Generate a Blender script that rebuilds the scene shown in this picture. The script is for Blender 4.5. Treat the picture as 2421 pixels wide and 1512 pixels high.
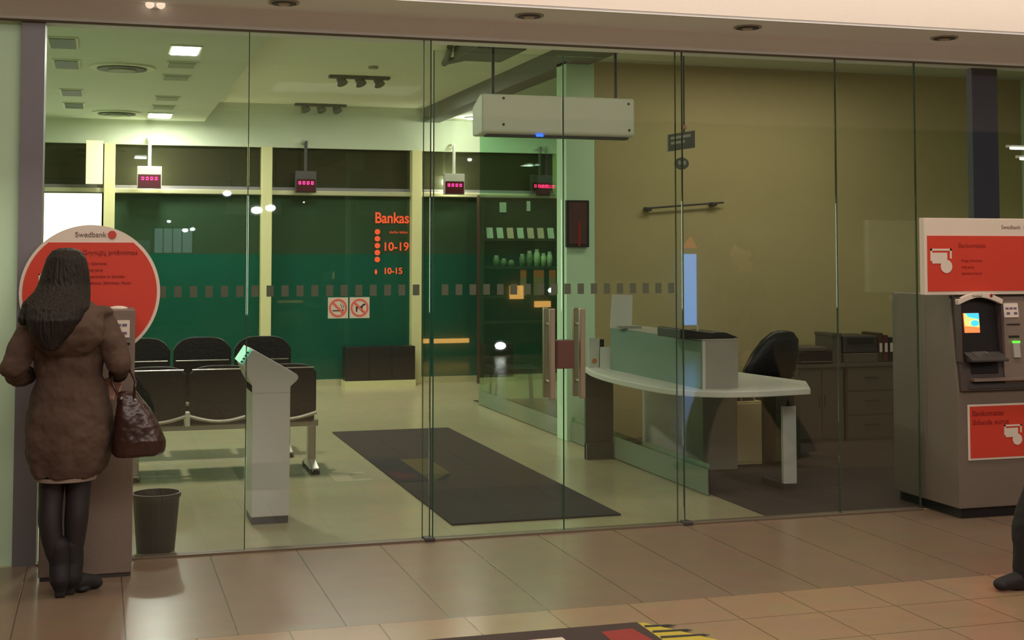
import bpy, bmesh, math, random
from mathutils import Vector, Matrix
random.seed(7)
for o in list(bpy.data.objects): bpy.data.objects.remove(o)
COL = bpy.context.scene.collection
SC = bpy.context.scene
PI = math.pi

# ------------------------------------------------------------------ camera
FPX, YAW, PITCH = 3200.0, math.atan(970/3200), math.atan(168/3200)
cd = bpy.data.cameras.new('camera'); cam = bpy.data.objects.new('camera', cd); COL.objects.link(cam)
cam.location = (0, 0, 1.66)
cam.rotation_euler = (PI/2+PITCH, 0, -YAW)
cd.sensor_fit = 'HORIZONTAL'; cd.sensor_width = 36; cd.lens = 36*FPX/2421
cd.shift_y = -(756-432)/2421; cd.clip_end = 200
SC.camera = cam
# ------------------------------------------------------------------ world, view
w = bpy.data.worlds.new('night'); SC.world = w; w.use_nodes = True
w.node_tree.nodes['Background'].inputs[0].default_value = (0.012, 0.016, 0.022, 1)
w.node_tree.nodes['Background'].inputs[1].default_value = 1.0
SC.view_settings.view_transform = 'Standard'; SC.view_settings.look = 'None'
SC.view_settings.exposure = 0.0; SC.view_settings.gamma = 1.0
SC.view_settings.use_curve_mapping = False
SC.cycles.max_bounces = 8; SC.cycles.transparent_max_bounces = 24

def area(name, loc, size, power, color, rot=(0, 0, 0)):
    l = bpy.data.lights.new(name, 'AREA'); l.shape = 'RECTANGLE'; l.size, l.size_y = size
    l.energy = power; l.color = color
    o = bpy.data.objects.new(name, l); o.location = loc; o.rotation_euler = rot; COL.objects.link(o); return o
def point(name, loc, power, color, r=.04):
    l = bpy.data.lights.new(name, 'POINT'); l.energy = power; l.color = color; l.shadow_soft_size = r
    o = bpy.data.objects.new(name, l); o.location = loc; COL.objects.link(o); return o
WARM = (1.0, .90, .83); GREENISH = (1.0, 1.0, .86)
# mall light, cove strip washing the bulkhead, the bank's lit panels, added fill lights
area('mall_area_light', (2.5, 2.0, 4.5), (9, 2), 320, WARM, (math.radians(18), 0, 0))
area('mall_area_light', (5.0, -1.2, 4.56), (14, 1.4), 150, (1.0, .88, .76))  # added to brighten the opposite wall that the glass mirrors; no fixture
area('mall_area_light', (16.0, 1.0, 4.56), (6, 2), 160, WARM)  # added so the mall mirrored at the right is not black
area('cove_light', (3.0, 6.45, 4.5), (12, .25), 130, (1.0, .86, .74), (math.radians(52), 0, 0))
area('bank_panel_light', (.63, 11.1, 3.26), (.24, .5), 70, GREENISH)
area('bank_panel_light', (.66, 16.4, 3.26), (.24, .5), 42, GREENISH)
area('bank_far_fill', (2.6, 14.9, 3.50), (1.6, .9), 70, GREENISH)  # added fill for the far wall and window posts; no fixture here
area('desk_fill', (5.6, 10.25, 3.36), (2.4, .5), 25, (1, .94, .76))  # added fill for the tan wall; this ceiling carries no lamp

# ------------------------------------------------------------------ materials
def lin(c):
    c = c/255.0
    return c/12.92 if c <= .04045 else ((c+.055)/1.055)**2.4
def rgb(r, g, b): return (lin(r), lin(g), lin(b), 1)
MATS = {}
def mat(name, col, rough=.6, metal=0, noise=0, nscale=8, bump=0, bscale=60, spec=.5, emit=None, estr=0):
    if name in MATS: return MATS[name]
    m = bpy.data.materials.new(name); m.use_nodes = True
    nt = m.node_tree; b = nt.nodes['Principled BSDF']
    b.inputs['Base Color'].default_value = col; b.inputs['Roughness'].default_value = rough
    b.inputs['Metallic'].default_value = metal; b.inputs['Specular IOR Level'].default_value = spec
    tc = nt.nodes.new('ShaderNodeTexCoord')
    if noise:
        n = nt.nodes.new('ShaderNodeTexNoise'); n.inputs['Scale'].default_value = nscale; n.inputs['Detail'].default_value = 6
        nt.links.new(tc.outputs['Object'], n.inputs['Vector'])
        mx = nt.nodes.new('ShaderNodeMix'); mx.data_type = 'RGBA'
        mx.inputs[6].default_value = tuple(v*(1-noise) for v in col[:3])+(1,)
        mx.inputs[7].default_value = tuple(min(1, v*(1+noise)) for v in col[:3])+(1,)
        nt.links.new(n.outputs['Fac'], mx.inputs[0]); nt.links.new(mx.outputs[2], b.inputs['Base Color'])
    if bump:
        n2 = nt.nodes.new('ShaderNodeTexNoise'); n2.inputs['Scale'].default_value = bscale
        nt.links.new(tc.outputs['Object'], n2.inputs['Vector'])
        bp = nt.nodes.new('ShaderNodeBump'); bp.inputs['Strength'].default_value = bump; bp.inputs['Distance'].default_value = .02
        nt.links.new(n2.outputs['Fac'], bp.inputs['Height']); nt.links.new(bp.outputs[0], b.inputs['Normal'])
    if emit:
        b.inputs['Emission Color'].default_value = emit; b.inputs['Emission Strength'].default_value = estr
    MATS[name] = m; return m

def tiles(name, col, grout, wx, wy, ox, oy, rough=.3, offset=0.0, mortar=.004):
    """square floor tiles laid in world metres"""
    m = bpy.data.materials.new(name); m.use_nodes = True; nt = m.node_tree; b = nt.nodes['Principled BSDF']
    tc = nt.nodes.new('ShaderNodeTexCoord'); mp = nt.nodes.new('ShaderNodeMapping')
    mp.inputs['Location'].default_value = (-ox, -oy, 0)
    nt.links.new(tc.outputs['Object'], mp.inputs['Vector'])
    br = nt.nodes.new('ShaderNodeTexBrick'); br.offset = offset; br.squash = 1
    br.inputs['Scale'].default_value = 1; br.inputs['Brick Width'].default_value = wx; br.inputs['Row Height'].default_value = wy
    br.inputs['Mortar Size'].default_value = mortar; br.inputs['Mortar Smooth'].default_value = .3
    br.inputs['Color1'].default_value = col; br.inputs['Color2'].default_value = tuple(v*.98 for v in col[:3])+(1,)
    br.inputs['Mortar'].default_value = grout
    nt.links.new(mp.outputs[0], br.inputs['Vector'])
    n = nt.nodes.new('ShaderNodeTexNoise'); n.inputs['Scale'].default_value = 5; n.inputs['Detail'].default_value = 8
    nt.links.new(tc.outputs['Object'], n.inputs['Vector'])
    mx = nt.nodes.new('ShaderNodeMix'); mx.data_type = 'RGBA'; mx.blend_type = 'MULTIPLY'; mx.inputs[0].default_value = .25
    nt.links.new(br.outputs['Color'], mx.inputs[6]); nt.links.new(n.outputs['Color'], mx.inputs[7])
    nt.links.new(mx.outputs[2], b.inputs['Base Color'])
    b.inputs['Roughness'].default_value = rough
    bp = nt.nodes.new('ShaderNodeBump'); bp.inputs['Strength'].default_value = .25; bp.inputs['Distance'].default_value = .003; bp.invert = True
    nt.links.new(br.outputs['Fac'], bp.inputs['Height']); nt.links.new(bp.outputs[0], b.inputs['Normal'])
    return m

def glass(name, tint, refl=1.5, film=None, filmfac=0.0):
    """architectural pane: tinted see-through plus mirror reflection; optional coloured film"""
    m = bpy.data.materials.new(name); m.use_nodes = True; nt = m.node_tree
    nt.nodes.remove(nt.nodes['Principled BSDF']); out = nt.nodes['Material Output']
    tr = nt.nodes.new('ShaderNodeBsdfTransparent'); tr.inputs[0].default_value = tint
    gl = nt.nodes.new('ShaderNodeBsdfGlossy'); gl.inputs['Roughness'].default_value = .01
    gl.inputs['Color'].default_value = (.95, 1, .97, 1)
    fr = nt.nodes.new('ShaderNodeFresnel')      # same reflectance on both sides of the pane
    ge = nt.nodes.new('ShaderNodeNewGeometry'); ml = nt.nodes.new('ShaderNodeMath'); ml.operation = 'MULTIPLY_ADD'
    ml.inputs[1].default_value = 1/refl-refl; ml.inputs[2].default_value = refl
    nt.links.new(ge.outputs['Backfacing'], ml.inputs[0]); nt.links.new(ml.outputs[0], fr.inputs['IOR'])
    base = tr
    if film:
        df = nt.nodes.new('ShaderNodeBsdfDiffuse'); df.inputs[0].default_value = film
        m1 = nt.nodes.new('ShaderNodeMixShader'); m1.inputs[0].default_value = filmfac
        nt.links.new(tr.outputs[0], m1.inputs[1]); nt.links.new(df.outputs[0], m1.inputs[2]); base = m1
    mx = nt.nodes.new('ShaderNodeMixShader')
    nt.links.new(fr.outputs[0], mx.inputs[0]); nt.links.new(base.outputs[0], mx.inputs[1]); nt.links.new(gl.outputs[0], mx.inputs[2])
    nt.links.new(mx.outputs[0], out.inputs[0]); MATS[name] = m
    return m

M_wallgreen = mat('pale_green_paint', rgb(208, 240, 204), .7, noise=.04, nscale=3, bump=.05)
M_header = mat('header_paint', rgb(246, 248, 248), .65, noise=.03, bump=.03)
M_bulk = mat('white_bulkhead_paint', rgb(236, 228, 216), .7, noise=.02, bump=.03)
M_colgrey = mat('grey_brushed_cladding', rgb(128, 124, 128), .45, metal=.2, noise=.05, nscale=20)
M_ceil = mat('bank_ceiling_paint', rgb(205, 212, 190), .8, noise=.03, nscale=4, bump=.04)
M_ceil2 = mat('bank_ceiling_cream', rgb(224, 228, 202), .8, noise=.03, nscale=4, bump=.04)
M_tan = mat('tan_wall_plaster', rgb(184, 168, 120), .75, noise=.08, nscale=2.5, bump=.08)
M_beam = mat('grey_beam_paint', rgb(104, 106, 92), .7, noise=.04, bump=.04)
M_mull = mat('cream_window_frame', rgb(216, 210, 158), .45, noise=.03, bump=.02)
M_trans = mat('aluminium_transom', rgb(200, 196, 160), .35, metal=.4, noise=.03)
M_floor = tiles('mall_beige_tile', rgb(170, 142, 112), rgb(112, 90, 66), .4, .4, .02, .09-.4*.0, .22, 0)
M_border = tiles('mall_dark_beige_tile', rgb(138, 117, 97), rgb(90, 76, 58), .475, 1.7, .125, 6.08, .25, 0)
M_bfloor = tiles('bank_cream_tile', rgb(190, 177, 142), rgb(178, 165, 130), .45, .45, 0, 0, .22, 0, .002)
M_mat = mat('charcoal_entrance_mat', rgb(44, 40, 40), .95, noise=.25, nscale=30, bump=.6, bscale=250)
M_carpet = mat('dark_brown_carpet', rgb(72, 58, 55), .97, noise=.2, nscale=40, bump=.6, bscale=300)
M_black = mat('black_plastic', rgb(30, 28, 28), .38, noise=.1, bump=.03)
M_blackseat = mat('black_leather', rgb(13, 12, 13), .42, noise=.15, bump=.15, bscale=40)
M_chrome = mat('brushed_steel', rgb(170, 165, 155), .28, metal=.9, noise=.05, nscale=40)
M_dgrey = mat('dark_grey_plastic', rgb(62, 58, 56), .5, noise=.1, bump=.05)
M_atm = mat('warm_grey_steel', rgb(128, 112, 100), .5, metal=.15, noise=.06, nscale=5, bump=.05)
M_atm2 = mat('olive_grey_steel', rgb(122, 110, 98), .5, metal=.15, noise=.06, nscale=5, bump=.05)
M_white = mat('white_laminate', rgb(212, 210, 200), .5, noise=.03, bump=.02)
M_sgrey = mat('silver_grey_laminate', rgb(168, 164, 152), .5, noise=.04, bump=.02)
M_kiosk = mat('kiosk_white_grey', rgb(200, 196, 190), .5, noise=.03, bump=.02)
M_teal = mat('teal_grey_panel', rgb(112, 138, 122), .5, noise=.05, bump=.02)
M_dteal = mat('dark_teal_panel', rgb(60, 78, 74), .5, noise=.05, bump=.02)
M_red = mat('orange_red_print', rgb(208, 64, 44), .45, noise=.03, nscale=15)
M_dred = mat('dark_red_print', rgb(150, 30, 20), .5, noise=.03)
M_signw = mat('sign_white', rgb(226, 212, 196), .45, noise=.02)
M_grtext = mat('grey_brown_print', rgb(120, 98, 84), .5, noise=.02)
M_paper = mat('white_paper', rgb(215, 214, 205), .8, noise=.03)
M_bin = mat('brown_grey_bin_plastic', rgb(48, 40, 38), .5, noise=.08, bump=.05)
M_wood = mat('light_wood', rgb(205, 175, 110), .55, noise=.1, nscale=12, bump=.05)
M_edge = mat('green_glass_edge', rgb(30, 80, 54), .6, noise=.05, spec=.3)
M_green = mat('frosted_strip', rgb(118, 134, 110), .6, noise=.04)
G_front = glass('front_glass', (.94, .965, .955, 1), 1.66)
G_door = glass('door_glass', (.91, .955, .93, 1), 1.66)
G_part = glass('green_partition_glass', (.60, .84, .68, 1))
G_far = glass('deep_green_window_glass', (.30, .50, .36, 1), 1.5, (.050, .100, .055, 1), .6)
G_lower = glass('lower_green_tint', (.30, .72, .56, 1), 1.3, (.012, .130, .085, 1), .6)
G_cler = glass('dark_clerestory_glass', (.30, .30, .22, 1), 1.5, (.062, .062, .034, 1), .6)

# ------------------------------------------------------------------ builders
ORI = {}
class MB:
    def __init__(s): s.v = []; s.f = []; s.m = []; s.cur = 0
    def add(s, vs, fs):
        n = len(s.v); s.v += [tuple(v) for v in vs]
        for f in fs: s.f.append(tuple(i+n for i in f)); s.m.append(s.cur)
        return s
    def box(s, x0, x1, y0, y1, z0, z1):
        vs = [(x, y, z) for z in (z0, z1) for y in (y0, y1) for x in (x0, x1)]
        return s.add(vs, [(0, 2, 3, 1), (4, 5, 7, 6), (0, 1, 5, 4), (2, 6, 7, 3), (0, 4, 6, 2), (1, 3, 7, 5)])
    def prism(s, pts, a, b, axis='y'):
        """polygon given in the two other axes, swept between a and b"""
        def P(p, t):
            return {'y': (p[0], t, p[1]), 'x': (t, p[0], p[1]), 'z': (p[0], p[1], t)}[axis]
        n = len(pts)
        vs = [P(p, a) for p in pts]+[P(p, b) for p in pts]
        fs = [tuple(range(n)), tuple(range(2*n-1, n-1, -1))]
        fs += [(i, i+n, (i+1) % n+n, (i+1) % n) for i in range(n)]
        return s.add(vs, fs)
    def slab(s, quad, d):
        """four 3-D corners thickened by vector d"""
        q = [Vector(p) for p in quad]; d = Vector(d); n = len(q)
        vs = q+[p+d for p in q]
        fs = [tuple(range(n)), tuple(range(2*n-1, n-1, -1))]+[(i, i+n, (i+1) % n+n, (i+1) % n) for i in range(n)]
        return s.add(vs, fs)
    def tube(s, pts, rad, n=10, cap=True):
        pts = [Vector(p) for p in pts]
        if not hasattr(rad, '__len__'): rad = [rad]*len(pts)
        rings = []; prev = None
        for i, p in enumerate(pts):
            t = (pts[min(i+1, len(pts)-1)]-pts[max(i-1, 0)]).normalized()
            if prev is None:
                u = t.cross(Vector((0, 0, 1))) if abs(t.z) < .9 else t.cross(Vector((0, 1, 0)))
            else: u = prev-t*prev.dot(t)
            u.normalize(); v = t.cross(u); prev = u
            r = rad[i]; ru, rv = (r if hasattr(r, '__len__') else (r, r))
            rings.append([p+u*ru*math.cos(2*PI*k/n)+v*rv*math.sin(2*PI*k/n) for k in range(n)])
        vs = [q for r in rings for q in r]
        fs = [(i*n+k, i*n+(k+1) % n, (i+1)*n+(k+1) % n, (i+1)*n+k) for i in range(len(pts)-1) for k in range(n)]
        if cap: fs += [tuple(range(n-1, -1, -1)), tuple((len(pts)-1)*n+k for k in range(n))]
        return s.add(vs, fs)
    def limb(s, pts, rad, n=14):
        s.tube(pts, rad, n)
        for p, r in zip(pts, rad):
            s.ball(p, r if not hasattr(r, '__len__') else min(r))
        return s
    def ball(s, c, r, n=14, m=8):
        if not hasattr(r, '__len__'): r = (r, r, r)
        vs = []; fs = []
        for i in range(1, m):
            a = PI*i/m
            for k in range(n):
                b = 2*PI*k/n
                vs.append((c[0]+r[0]*math.sin(a)*math.cos(b), c[1]+r[1]*math.sin(a)*math.sin(b), c[2]+r[2]*math.cos(a)))
        vs += [(c[0], c[1], c[2]+r[2]), (c[0], c[1], c[2]-r[2])]; T = len(vs)-2
        for i in range(m-2):
            for k in range(n): fs.append((i*n+k, (i+1)*n+k, (i+1)*n+(k+1) % n, i*n+(k+1) % n))
        for k in range(n):
            fs.append((T, k, (k+1) % n)); fs.append((T+1, (m-2)*n+(k+1) % n, (m-2)*n+k))
        return s.add(vs, fs)
    def loft(s, rings, n=24, folds=0, amp=0, cap=True, power=2.0):
        """horizontal rings (x, y, z, rx, ry[, fold amplitude])"""
        vs = []
        for r in rings:
            x, y, z, rx, ry = r[:5]; am = r[5] if len(r) > 5 else amp
            for k in range(n):
                a = 2*PI*k/n; c, q = math.cos(a), math.sin(a)
                e = 2/power
                dx = math.copysign(abs(c)**e, c); dy = math.copysign(abs(q)**e, q)
                g = 1+am*math.sin(folds*a+.6)
                vs.append((x+rx*dx*g, y+ry*dy*g, z))
        fs = [(i*n+k, i*n+(k+1) % n, (i+1)*n+(k+1) % n, (i+1)*n+k) for i in range(len(rings)-1) for k in range(n)]
        if cap: fs += [tuple(range(n-1, -1, -1)), tuple((len(rings)-1)*n+k for k in range(n))]
        return s.add(vs, fs)
    def disc(s, x, z, r, y0, y1, n=32, rx=None):
        return s.prism([(x+(rx or r)*math.cos(2*PI*k/n), z+r*math.sin(2*PI*k/n)) for k in range(n)], y0, y1)
    def ring(s, x, z, r0, r1, y0, y1, n=32):
        vs = []
        for yy in (y0, y1):
            for r in (r0, r1):
                vs += [(x+r*math.cos(2*PI*k/n), yy, z+r*math.sin(2*PI*k/n)) for k in range(n)]
        fs = []
        for k in range(n):
            j = (k+1) % n
            fs += [(k, j, n+j, n+k), (2*n+k, 3*n+k, 3*n+j, 2*n+j), (k, 2*n+k, 2*n+j, j), (n+k, n+j, 3*n+j, 3*n+k)]
        return s.add(vs, fs)
    def cyl(s, x, y, z0, z1, r0, r1=None, n=20):
        r1 = r0 if r1 is None else r1
        return s.tube([(x, y, z0), (x, y, z1)], [r0, r1], n)
    def build(s, name, mats, parent=None, bevel=0, smooth=False, label=None):
        me = bpy.data.meshes.new(name)
        off = Vector((0, 0, 0)); p = parent
        if parent is not None: off = ORI[parent.name]
        me.from_pydata([Vector(v)-off for v in s.v], [], s.f)
        bm = bmesh.new(); bm.from_mesh(me); bmesh.ops.recalc_face_normals(bm, faces=bm.faces); bm.to_mesh(me); bm.free()
        if not isinstance(mats, (list, tuple)): mats = [mats]
        for m in mats: me.materials.append(m)
        if len(mats) > 1:
            for i, pl in enumerate(me.polygons): pl.material_index = s.m[i]
        if smooth:
            for pl in me.polygons: pl.use_smooth = True
        o = bpy.data.objects.new(name, me); COL.objects.link(o)
        if parent is not None: o.parent = parent
        ORI[o.name] = off
        if bevel:
            b = o.modifiers.new('bevel', 'BEVEL'); b.width = bevel; b.segments = 2; b.limit_method = 'ANGLE'
        if label: o['label'] = label
        return o
def organic(o, voxel=.006, it=6, fac=.5, cloth=0, csize=.12):
    r = o.modifiers.new('remesh', 'REMESH'); r.mode = 'VOXEL'; r.voxel_size = voxel; r.use_smooth_shade = True
    m = o.modifiers.new('smooth', 'SMOOTH'); m.iterations = it; m.factor = fac
    if cloth:
        t = bpy.data.textures.new('folds', 'CLOUDS'); t.noise_scale = csize; t.noise_depth = 2
        d = o.modifiers.new('folds', 'DISPLACE'); d.texture = t; d.strength = cloth; d.mid_level = .5
    return o
def thing(name, loc, label, cat, group=None):
    o = bpy.data.objects.new(name, None); COL.objects.link(o); o.location = loc; o.empty_display_size = .05
    ORI[o.name] = Vector(loc); tag(o, label, cat, group); return o
def tag(o, label, cat, group=None, kind=None):
    o['label'] = label; o['category'] = cat
    if group: o['group'] = group
    if kind: o['kind'] = kind
    return o
def struct(o): o['kind'] = 'structure'; return o
def dup(root, loc, label):
    r = root.copy(); COL.objects.link(r); r.location = loc; r['label'] = label
    for ch in list(root.children):
        c = ch.copy(); COL.objects.link(c); c.parent = r
        for g in list(ch.children):
            d = g.copy(); COL.objects.link(d); d.parent = c
    return r
def text(name, body, size, x, y, z, m, parent, extr=.002, align='LEFT', bold=0, squash=1, tilt=None):
    """lettering standing in the XZ plane, read from the camera's side"""
    cu = bpy.data.curves.new(name, 'FONT'); cu.body = body; cu.size = size; cu.extrude = extr; cu.align_x = align
    if bold: cu.offset = bold
    t = bpy.data.objects.new(name, cu); me = bpy.data.meshes.new_from_object(t); bpy.data.objects.remove(t)
    off = ORI[parent.name] if parent is not None else Vector((0, 0, 0))
    for v in me.vertices:
        yy = y-v.co.z+ (tilt*v.co.y if tilt else 0)
        v.co = Vector((x+v.co.x*squash, yy, z+v.co.y))-off
    me.materials.clear(); me.materials.append(m)
    o = bpy.data.objects.new(name, me); COL.objects.link(o)
    if parent is not None: o.parent = parent
    ORI[o.name] = off
    return o

# ------------------------------------------------------------------ the setting
YG = 7.75     # shop front plane
YF = 17.15    # the bank's far window wall
struct(MB().box(-6, 26, -6.1, 6.09, -.1, 0).build('floor', M_floor))
struct(MB().box(-6, 26, 6.09, YG, -.1, 0).build('floor_border', M_border))
struct(MB().box(-1.6, 9, YG, YF+.15, -.1, 0).build('floor_bank', M_bfloor))
struct(MB().box(4.06, 8.9, YG+.05, 14.9, 0, .008).build('floor_carpet', M_carpet))
struct(MB().box(-.31, 5.13, YG-.03, YG+.05, 0, .012).build('trim_1', mat('sill_metal', rgb(118, 104, 86), .5, metal=.3, noise=.05)))
# mall shell
struct(MB().box(-6, 26, -6.1, 7.2, 4.6, 4.7).build('ceiling', M_bulk))
struct(MB().box(-6, 16, 7.2, 8.05, 3.06, 4.7).build('wall_bulkhead', M_bulk))
struct(MB().box(-6, 16, 7.205, 7.76, 3.045, 3.06).build('ceiling_soffit', M_header))
struct(MB().box(-6, 16, YG-.02, YG+.2, 2.93, 3.05).build('trim_2', M_header))
struct(MB().box(-6, 16, YG-.027, YG-.0, 2.920, 2.93).build('trim_3', mat('header_dark_strip', rgb(96, 84, 66), .7, noise=.03)))  # thin darker strip along the foot of the header
struct(MB().box(-6, -.43, YG+.04, YG+.3, 0, 2.93).build('wall_left', M_wallgreen))
struct(MB().box(-.43, -.31, YG-.0, YG+.26, 0, 2.93).build('trim_4', M_colgrey))
M_opp = mat('opposite_shopfront_paint', rgb(104, 96, 78), .8, noise=.1, nscale=1.2)
struct(MB().box(-6, 26, -6.2, -6.0, 0, 3.9).build('wall_opposite', M_opp))
struct(MB().box(-6, 26, -6.2, -5.6, 3.9, 4.6).build('wall_opposite_bulkhead', M_bulk))
# bank shell
struct(MB().box(-1.6, 1.2, YG+.2, YF, 3.30, 3.62).build('ceiling_bank_left', M_ceil))
struct(MB().box(1.2, 3.98, YG+.2, YF, 3.55, 3.62).build('ceiling_bank_middle', M_ceil2))
struct(MB().box(4.20, 8.9, YG+.2, YF, 3.40, 3.62).build('ceiling_bank_right', M_ceil))
struct(MB().box(3.98, 4.20, YG+.2, YF, 3.37, 3.62).build('ceiling_beam', M_beam))
struct(MB().box(-1.7, -1.5, YG+.3, YF, 0, 3.62).build('wall_bank_left', M_wallgreen))
struct(MB().box(8.8, 9.0, YG, YF, 0, 3.62).build('wall_bank_right', M_wallgreen))
struct(MB().box(4.25, 8.8, 11.45, 11.6, 0, 3.40).build('wall_bank_tan', M_tan))
struct(MB().box(3.98, 4.25, 11.45, 11.72, 0, 3.40).build('wall_pillar', M_wallgreen, bevel=.004))
struct(MB().box(-1.6, 8.9, YF-.02, YF+.25, 3.0, 3.62).build('wall_far_fascia', M_ceil))
struct(MB().box(-1.6, 8.9, YF, YF+.2, 0, .075).build('trim_5', M_trans))
struct(MB().box(-1.6, 8.9, YF-.04, YF+.2, 2.40, 2.46).build('trim_6', M_trans, bevel=.01))
struct(MB().box(-1.6, 8.9, YF+.02, YF+.2, 2.46, 2.50).build('trim_7', M_colgrey))
for i, x in enumerate((.083, 1.972, 3.893, 5.85)):
    struct(MB().box(x-.065, x+.065, YF-.09, YF+.2, 0, 3.0).build('trim_%d' % (8+i), M_mull, bevel=.006))
xs = (-1.5, .02, 1.91, 3.83, 5.79, 8.8)
point('rack_spot_light', (4.5, 16.6, 3.34), 14, (1, 1, .8), .06)
area('rack_fill', (5.2, 15.6, 3.38), (.9, .3), 30, (1, .95, .75))  # extra light added so the rack shows; nothing hangs there
for i in range(5):
    a = xs[i]+(.13 if i else 0); b = xs[i+1]
    wf = struct(MB().box(a, b, YF+.06, YF+.075, .075, 2.40).build('window_far_%d' % (i+1), G_far))
    MB().box(a, b, YF+.054, YF+.058, .075, 1.66).build('lower_green_sheet', G_lower, wf)  # greener sheet over the lower part of each far pane
    struct(MB().box(a, b, YF+.06, YF+.075, 2.5, 3.0).build('window_upper_%d' % (i+1), G_cler))
# street beyond the far windows
M_road = mat('wet_asphalt', rgb(52, 54, 52), .35, noise=.2)
struct(MB().box(-20, 40, YF+.25, 45, -.15, -.02).build('ground_street', M_road))
M_fac = mat('street_facade', rgb(90, 96, 84), .8, noise=.3, nscale=.8)
struct(MB().box(-20, 45, 30, 31, 0, 9).build('wall_street', M_fac))
point('street_fill', (6, 24, 6), 500, (1, .8, .5), .2)  # added to brighten what lies behind the green glass; no lamp post

# shop front glazing
def pane(name, x0, x1, m, z0=.012, z1=2.93, sq=True, y=YG):
    p = struct(MB().box(x0+.004, x1-.004, y, y+.012, z0, z1).build(name, m))
    if sq:
        s = MB(); k = math.ceil((x0+.02-.411)/.0845); x = .411+k*.0845
        while x < x1-.03:
            s.box(x-.020, x+.020, y-.0035, y-.0015, 1.419, 1.482); x += .0845
        s.build('frosted_squares', M_sq, p)
    return p
M_sq = mat('frosted_square_film', rgb(84, 92, 72), .8, noise=.05)
pane('window_front_1', -.31, .79, G_front)
pane('window_front_2', .79, 1.85, G_front)
pane('window_front_3', 3.46, 4.54, G_front, sq=False)
pane('window_front_4', 4.54, 5.13, G_front, sq=False)
pane('window_front_5', 5.13, 9.0, G_front, z0=1.9, sq=False)
pane('window_front_6', 5.95, 9.0, G_front, z1=1.9, sq=False)
def leaf(name, x0, x1, hx, lock):
    d = pane(name, x0, x1, G_door, .02, 2.86, True, YG-.02)
    for yy, dx in ((YG-.075, .028), (YG+.045, -.022)):
        MB().box(hx-.016, hx+.016, yy-.016, yy+.016, .80, 1.335).build('door_handle', M_handle, d, bevel=.004)
    MB().tube([(hx, YG-.075, 1.24), (hx, YG+.045, 1.24)], .009).build('handle_post', M_handle, d)
    MB().tube([(hx, YG-.075, .90), (hx, YG+.045, .90)], .009).build('handle_post', M_handle, d)
    MB().box(x0+.002, x0+.005, YG-.024, YG-.004, .02, 2.86).build('glass_edge', M_edge, d)
    if lock:
        MB().box(x1-.052, x1-.004, YG-.05, YG+.02, .975, 1.145).build('lock_case', mat('red_brown_lock', rgb(96, 62, 54), .4, noise=.1), d, bevel=.004)
    return d
M_handle = mat('satin_handle_steel', rgb(176, 160, 140), .3, metal=.75, noise=.05)
leaf('door_1', 1.86, 2.66, 2.575, False)
leaf('door_2', 2.665, 3.45, 2.765, False)
e = MB().box(2.618, 2.722, YG-.05, YG-.018, .975, 1.145).box(2.618, 2.722, YG-.004, YG+.02, .975, 1.145)
tag(e.build('door_lock', mat('red_brown_lock', rgb(100, 64, 56), .4, noise=.1), bevel=.004), 'red-brown lock box joining the two glass door leaves at handle height', 'lock')
for i, x in enumerate((.79, 1.85, 3.46, 4.54, 5.13)):
    struct(MB().box(x-.0018, x+.0018, YG-.003, YG+.015, .012, 2.93).build('trim_%d' % (12+i), mat('silicone_joint', rgb(70, 80, 64), .95, noise=.05, spec=.1)))
    if i in (1, 2):
        struct(MB().box(x-.043, x-.039, YG+.01, YG+.022, .012, 2.93).build('trim_%d' % (18+i), M_edge if i == 1 else MATS['silicone_joint']))
for x in (1.845, 3.47):
    tag(MB().box(x-.03, x+.03, YG-.04, YG+.04, 0, .022).build('floor_pivot', M_dgrey, bevel=.004),
        'small dark floor fitting at the foot of the %s door jamb' % ('left' if x < 2 else 'right'), 'door fitting', 'floor fittings of the glass doors')

# green partition in the bank and its frosted foot
p = struct(MB().box(4.02, 4.032, 11.74, 14.5, .0, 3.0).build('window_partition_1', G_part))
MB().box(4.010, 4.018, 11.74, 14.5, .01, .16).build('frosted_strip', M_green, p)
p = struct(MB().box(4.02, 4.032, 8.6, 11.43, .0, .22).build('window_partition_2', G_part))
MB().box(4.008, 4.018, 8.6, 11.43, .01, .18).build('frosted_strip', M_green, p)

# ------------------------------------------------------------------ soffit fittings
dl = None
for i, (x, lab) in enumerate(((.943, 'unlit round downlight cut by the top of the picture, far left in the soffit'), (2.36, 'unlit round downlight in the soffit above the door leaves'),
                              (3.76, 'unlit round downlight in the soffit right of the hanging signs'), (5.15, 'unlit round downlight in the soffit above the right cash machine'))):
    if dl is None:
        t = thing('downlight', (x, 7.44, 3.045), lab, 'ceiling light', 'round downlights in the soffit')
        b = MB(); b.tube([(x, 7.44, 3.046), (x, 7.44, 3.036)], .085, 28); b.build('trim_ring', M_chrome, t)
        MB().tube([(x, 7.44, 3.040), (x, 7.44, 3.033)], .068, 28).build('lamp_well', M_dgrey, t)
        MB().ball((x, 7.44, 3.034), (.034, .034, .012)).build('bulb', mat('unlit_bulb', rgb(190, 175, 160), .3, noise=.03), t)
        dl = t
    else: dup(dl, (x, 7.44, 3.045), lab)
t = thing('glowing_spot', (.266, 7.70, 3.03), 'small twin glowing heads added for two reflected bright patches on the header, top left', 'lamp')  # glowing heads stand in for bright patches reflected on the header
MB().box(.24, .292, 7.68, 7.73, 3.02, 3.045).build('bracket', M_header, t)
for dx in (-.03, .03):
    MB().ball((.266+dx, 7.68, 3.035), (.024, .02, .022)).build('patch_head', mat('warm_patch_glow', rgb(250, 220, 190), .4, emit=(1, .8, .6, 1), estr=.8), t)

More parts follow.
